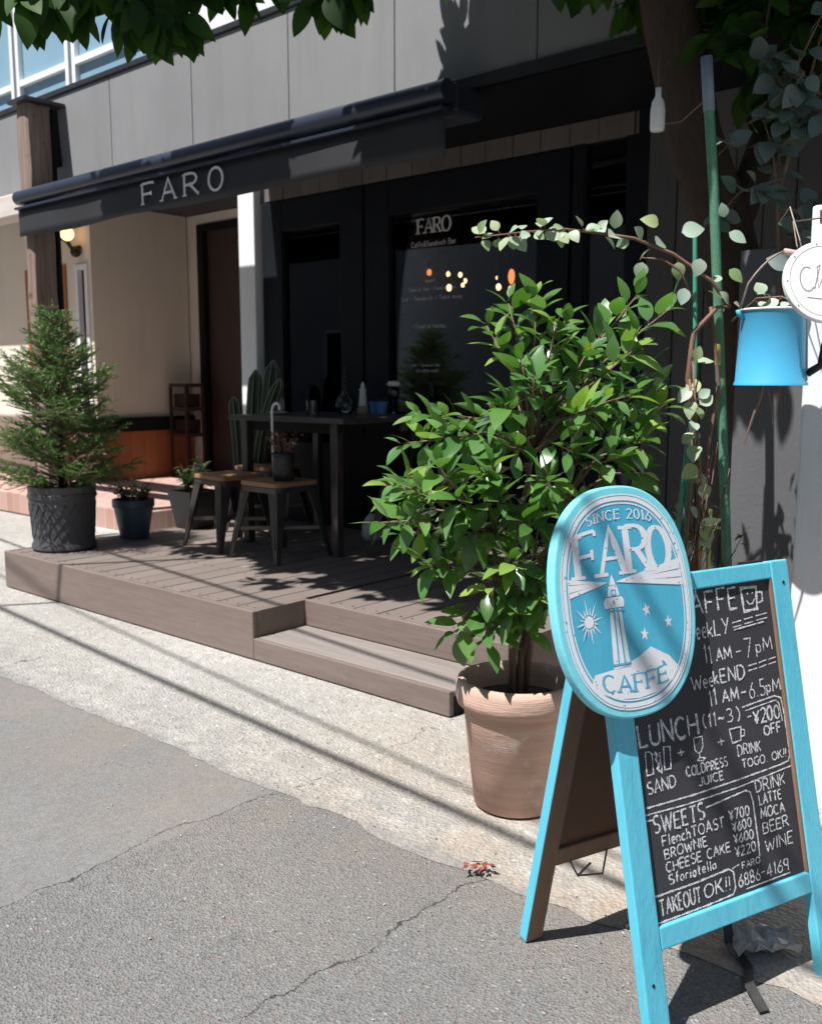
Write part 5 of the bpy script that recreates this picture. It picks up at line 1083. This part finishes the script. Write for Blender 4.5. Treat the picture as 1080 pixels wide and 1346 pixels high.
# ------------------------------------------------------------------ tree over the scene
tr = thing('tree', 'dark leafy street tree leaning over the shop with its crown across the top', 'tree', (1.42, 3.4, .012), uv=False)
sd = random.Random(11)
mb = MB(); tk = [V(1.42,3.42,.0), V(1.33,3.40,.7), V(1.18,3.36,1.3), V(1.05,3.32,1.72), V(.93,3.28,2.0), V(.84,3.26,2.35), V(.74,3.25,2.9), V(.6,3.3,3.6)]
mb.tube(tk, [.14,.12,.11,.095,.088,.092,.08,.06], 14)
mb.tube([V(1.08,3.32,1.68), V(1.2,3.35,2.0), V(1.42,3.4,2.5), V(1.7,3.5,3.1)], [.06,.055,.045,.03], 10)
mb.build('trunk', M['bark'], tr, smooth=True)
lim = MB(); lf = MB()
def crown_leaf(c, L=None, hang=False):
    d = V(su(-1,1), su(-1,1), su(-1.1, .35)).normalized()
    if hang:
        d = V(su(-.7,.7), su(-.5,.5), su(-1.2,-.2)).normalized(); lf.leaf(c, d, V(su(-.5,.5), su(-1.4,-.2), su(.0,.6)), L, L * su(.46, .56), droop=su(0,.3), fold=su(.05,.25), n=6, tip=.78); return; L = L or su(.09,.14)
    lf.leaf(c, d, V(su(-.6,.6), su(-.6,.6), 1), L, L * su(.48, .6), droop=su(0,.35), fold=su(.05,.3), n=5, tip=.85)
limbs = []
def limb(pts, r0, r1): lim.tube(pts, [r0 + (r1 - r0) * i / (len(pts) - 1) for i in range(len(pts))], 7); limbs.append(pts)
limb([V(.78,3.25,2.7), V(.3,3.5,3.15), V(-.4,3.75,3.4), V(-1.1,4.05,3.45), V(-1.7,4.35,3.4)], .05, .012)
limb([V(.3,3.5,3.15), V(-.2,3.3,3.2), V(-.9,3.5,3.2), V(-1.55,3.75,3.05)], .025, .006)
limb([V(.8,3.25,2.5), V(.4,3.15,2.9), V(-.1,3.0,3.2), V(-.5,2.7,3.4)], .04, .01)
limb([V(.7,3.25,3.0), V(.9,3.6,3.5), V(1.0,4.2,3.9)], .04, .01); limb([V(1.4,3.4,2.5), V(1.9,3.3,2.7), V(2.5,3.2,2.9)], .03, .008); limb([V(.84,3.26,2.35), V(1.1,3.0,2.5), V(1.35,2.8,2.45)], .02, .005)
def cluster(c, rad, n, L=(.09,.14), hang=False):
    c = Vector(c); near = min((p for l in limbs for p in l), key=lambda q: (q - c).length); lim.tube([near, near.lerp(c, .5) + V(0,0,.06), c], [.010,.007,.003], 5)
    for i in range(max(1, n // 14)):
        e = c + V(su(-1,1) * rad[0], su(-1,1) * rad[1], su(-1,1) * rad[2]) * .8; lim.tube([c, c.lerp(e, .5) + V(0,0,.02), e], [.003,.002,.001], 4)
        for j in range(14): q = c.lerp(e, su(.1, 1.05)) + V(su(-.06,.06), su(-.06,.06), su(-.06,.06)); crown_leaf(q, su(*L), hang)
ctn = 1 / math.tan(R(SUN_EL)) * abs(NX.dot(SH))      # how far the shade slides into the shop per metre of height
def top(p): return 1.2 + .431 * p.y
# hanging twigs along the top of the view
for (x, y, dz, n) in ((-1.70,3.8,-.26,14),(-1.62,3.75,-.14,14),(-1.50,3.8,-.06,14),(-1.40,3.75,-.20,28),(-1.26,3.8,-.22,28),(-1.10,3.75,-.14,14),(-1.02,3.75,-.26,28),(-.90,3.78,-.26,28),(-.78,3.75,-.14,14),(-.74,3.78,-.05,14),(-.64,3.75,-.14,14),(-.54,3.8,-.08,14),(-.30,3.65,-.16,14),(-.22,3.62,-.14,14),(-.12,3.7,.02,14),
                      (-1.35,3.95,.08,14),(-.95,3.95,.08,14)):
    cluster((x, y, 1.2 + .431 * y + dz), (.10, .12, .05), n, (.12,.17), True)
# the sheltering crown: w is the shade coordinate v + ctn * z
def crown(n, u0, u1, w0, w1, z0, z1, lv, rad):
    for i in range(n):
        u, w, z = su(u0, u1), su(w0, w1), su(z0, z1); v = w - ctn * z; p = W(u, v, z)
        if z < top(p) + .34:
            z = top(p) + .36; v = w - ctn * z; z = top(W(u, v, z)) + .36; v = w - ctn * z
        cluster(W(u, v, z), rad, lv)
crown(30, -5.5, -4.0, 4.42, 4.66, 3.0, 3.4, 56, (.2,.2,.06))
crown(6, -3.35, -2.9, 4.45, 4.66, 3.0, 3.4, 42, (.14,.2,.06))
crown(26, -5.0, -2.8, 3.36, 3.7, 3.0, 3.6, 56, (.2,.2,.08))
crown(80, -5.0, -2.8, 3.5, 4.36, 3.0, 3.7, 56, (.22,.22,.10))
crown(120, -3.1, 1.3, 3.85, 6.2, 2.7, 4.2, 56, (.26,.26,.18))
crown(85, -2.95, -.9, 4.8, 5.7, 2.8, 4.0, 70, (.24,.24,.14))
crown(56, -2.0, -.8, 3.95, 4.75, 3.0, 3.9, 70, (.22,.22,.14))
crown(16, -1.5, -.5, 3.62, 4.1, 2.3, 2.9, 44, (.18,.16,.1))
crown(30, -1.0, .6, 4.2, 5.4, 2.6, 3.6, 60, (.24,.24,.14))
for (x, y, z, n) in ((1.05,3.1,2.35,60),(1.25,3.1,2.3,60),(1.15,3.2,2.15,40),(.95,3.3,2.5,50),(1.4,3.0,2.4,60),(.62,3.35,2.6,50),(.45,3.4,2.65,50),(.25,3.5,2.72,40),(1.3,3.3,2.1,40),(1.45,3.1,2.2,50),(1.05,3.0,2.2,26),(.55,3.6,2.6,50),(.8,3.6,2.55,50)):
    cluster((x, y, z), (.2,.16,.13), n)
limb([V(-1.7,4.35,3.4), V(-4.2,3.6,3.9), V(-4.7,1.2,4.05), V(-2.8,.25,4.05)], .02, .006)  # limb and leaf clumps out of view, added to shade the near left corner
for (x, y, z, n) in ((-2.69,.17,4.05,168),(-2.80,.02,4.05,168),(-2.9,-.1,4.05,168)): cluster((x, y, z), (.22,.22,.1), n)
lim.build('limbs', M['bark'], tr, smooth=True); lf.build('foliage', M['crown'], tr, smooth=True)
# little white bottle hung in the tree
t = thing('hanging_bottle', 'small white bottle hanging by a wire from the tree trunk', 'bottle', (.742, 3.0, 1.94), uv=False)
mb = MB(); mb.lathe((.742,3.0,1.94), [(.018,0),(.022,.006),(.022,.06),(.018,.085),(.009,.10),(.009,.125),(0,.126)], 16); mb.build('body', M['porcelain'], t, smooth=True)
mb = MB(); mb.tube([V(.742,3.0,2.066), V(.745,3.02,2.14), V(.80,3.2,2.35)], .0015, 4); mb.build('wire', M['rustywire'], t)
mb = MB(); mb.tube([V(.76,3.18,2.0), V(.8,2.95,1.955), V(.83,2.81,1.98)], .0018, 4); tag(mb.build('tie_wire', M['rustywire'], org=(.76,3.18,2.0), uv=False), 'thin wire tying the tree trunk to the tall green pole', 'wire')

# ------------------------------------------------------------------ small things on the ground
mb = MB()
for i in range(26):
    a = ru(0, 6.28); p = V(.163 + ru(-.035,.035), 2.171 + ru(-.02,.02), .02 + ru(0, .012)); mb.leaf(p, V(math.cos(a), math.sin(a), ru(-.1,.4)), V(0,0,1), ru(.014,.026), .008, n=3)
tag(mb.build('dry_leaves', M['redleaf'], org=(.163,2.171,.012), uv=False), 'small clump of dry red leaves lying on the pavement', 'leaves', kind='thing')
mb = MB(); n = 9; vs = []
for i in range(n):
    for j in range(n): vs.append((.74 + (i / (n - 1) - .5) * .13 + ru(-.006,.006), 1.865 + (j / (n - 1) - .5) * .09 + ru(-.006,.006), .012 + abs(math.sin(i * 1.7) * math.cos(j * 1.3)) * .03 + ru(0, .012)))
mb.add(vs, [(i*n+j, (i+1)*n+j, (i+1)*n+j+1, i*n+j+1) for i in range(n - 1) for j in range(n - 1)]); o = tag(mb.build('crumpled_wrapper', M['paper'], org=(.74,1.865,.0), uv=False), 'crumpled pale wrapper on the asphalt under the chalkboard', 'wrapper'); sm_ = o.modifiers.new('s', 'SOLIDIFY'); sm_.thickness = .0015
mb = MB(); path = [V(.672,1.93,.17), V(.670,1.90,.09), V(.672,1.86,.02), V(.69,1.80,.006), V(.665,1.72,.02), V(.672,1.66,.008)]
for a, b in zip(path[:-1], path[1:]):
    s = V(.011, .004, 0); mb.add([a - s, a + s, b + s, b - s, a - s + V(0,.002,.001), a + s + V(0,.002,.001), b + s + V(0,.002,.001), b - s + V(0,.002,.001)], [(0,1,2,3),(7,6,5,4),(0,4,5,1),(1,5,6,2),(2,6,7,3),(3,7,4,0)])
tag(mb.build('black_strap', M['rubber'], org=(.67,1.8,.0), uv=False), 'black strap hanging to the ground under the chalkboard', 'strap')
mb = MB(); mb.tube([V(.50,1.99,.13), V(.505,1.97,.06), V(.49,1.95,.02), V(.47,1.94,.008)], .006, 6); tag(mb.build('loose_cord', M['rubber'], org=(.49,1.96,.004), uv=False), 'short black cord curling to the ground behind the blue leg', 'cord')

rg = random.Random(4); mb = MB()
for i in range(900):
    u = rg.uniform(-4.5, .6); v = 1.74 + rg.gauss(0, .16) if i % 3 else rg.uniform(.6, 2.45); q = rg.uniform(.0012, .0042); p = W(u, v, .004 if v < 1.74 else .011)
    a = rg.uniform(0, 6.28); X = V(math.cos(a), math.sin(a), rg.uniform(-.3, .3)) * q; Y = V(-math.sin(a), math.cos(a), rg.uniform(-.3, .3)) * q * rg.uniform(.5, .9); Z = V(rg.uniform(-.3, .3), rg.uniform(-.3, .3), 1) * q * .6
    mb.add([p + X, p + Y, p - X, p - Y, p + Z, p - Z * .5], [(0,1,4),(1,2,4),(2,3,4),(3,0,4),(1,0,5),(2,1,5),(3,2,5),(0,3,5)])
o = mb.build('grit', mat('loose grit', (.3,.29,.27), rough=.9, island=[(.42,.41,.39),(.10,.10,.10),(.30,.25,.21),(.5,.49,.47)]), org=(0,0,0), uv=False); tag(o, 'loose grit scattered along the joint of road and pavement', 'grit', kind='stuff')

# ------------------------------------------------------------------ cables over the street (their shadows cross the pavement)
def cable(lb, u0, v0, u1, v1, h, r):
    pts = [W(u0 + (u1 - u0) * i / 16, v0 + (v1 - v0) * i / 16, h - .25 * (1 - (2 * i / 16 - 1) ** 2)) for i in range(17)]
    mb = MB(); mb.tube(pts, r, 8); tag(mb.build('overhead_cable', M['cable'], org=tuple(pts[8]), uv=False, smooth=True), lb, 'cable', 'overhead cables along the street')
ct_ = 1 / math.tan(R(SUN_EL)); SU_, SV_ = UX.dot(SH) * ct_, NX.dot(SH) * ct_
def shadowed(lb, pa, pb, z, h, r):     # cable whose shadow runs through the two ground points
    a = (pa[0] + SU_ * (h - z), pa[1] + SV_ * (h - z)); b = (pb[0] + SU_ * (h - z), pb[1] + SV_ * (h - z)); s = (b[1] - a[1]) / (b[0] - a[0])
    cable(lb, -12, a[1] + s * (-12 - a[0]), 6, a[1] + s * (6 - a[0]), h, r)
shadowed('thick overhead cable nearest the road', (-5.1, 2.42), (-1.57, 2.11), 0, 4.6, .017)
shadowed('thin overhead cable in the middle of the three', (-2.28, 2.335), (-1.68, 2.255), 0, 4.7, .009)
shadowed('overhead cable nearest the shop front', (-4.2, 2.99), (-2.33, 2.77), .15, 4.5, .014)

# ------------------------------------------------------------------ house across the street (seen in the shop glass)
oh = thing('opposite_house', 'pale brick house with a dark gable roof across the street', 'house', (-11, -6.5, 0))
mb = MB(); mb.box(-24, 2, -9, -6.5, 0, 4.6); mb.build('wall', M['housebrick'], oh)
mb = MB(); mb.prism([(-24.4, 4.61), (2.4, 4.61), (-1, 7.2), (-21, 7.2)], (0,0,0), V(1,0,0), V(0,0,1), V(0,1,0), -9.2, -6.2); mb.build('roof', M['roof'], oh)
for a in (-20, -16, -7, -3.2):
    mb = MB(); mb.box(a, a + 1.2, -6.499, -6.46, 1.0, 2.3); w_ = mb.build('window', M['white'], oh); mb = MB(); mb.box(a + .07, a + 1.13, -6.458, -6.45, 1.07, 2.23); mb.build('pane', M['black'], w_)
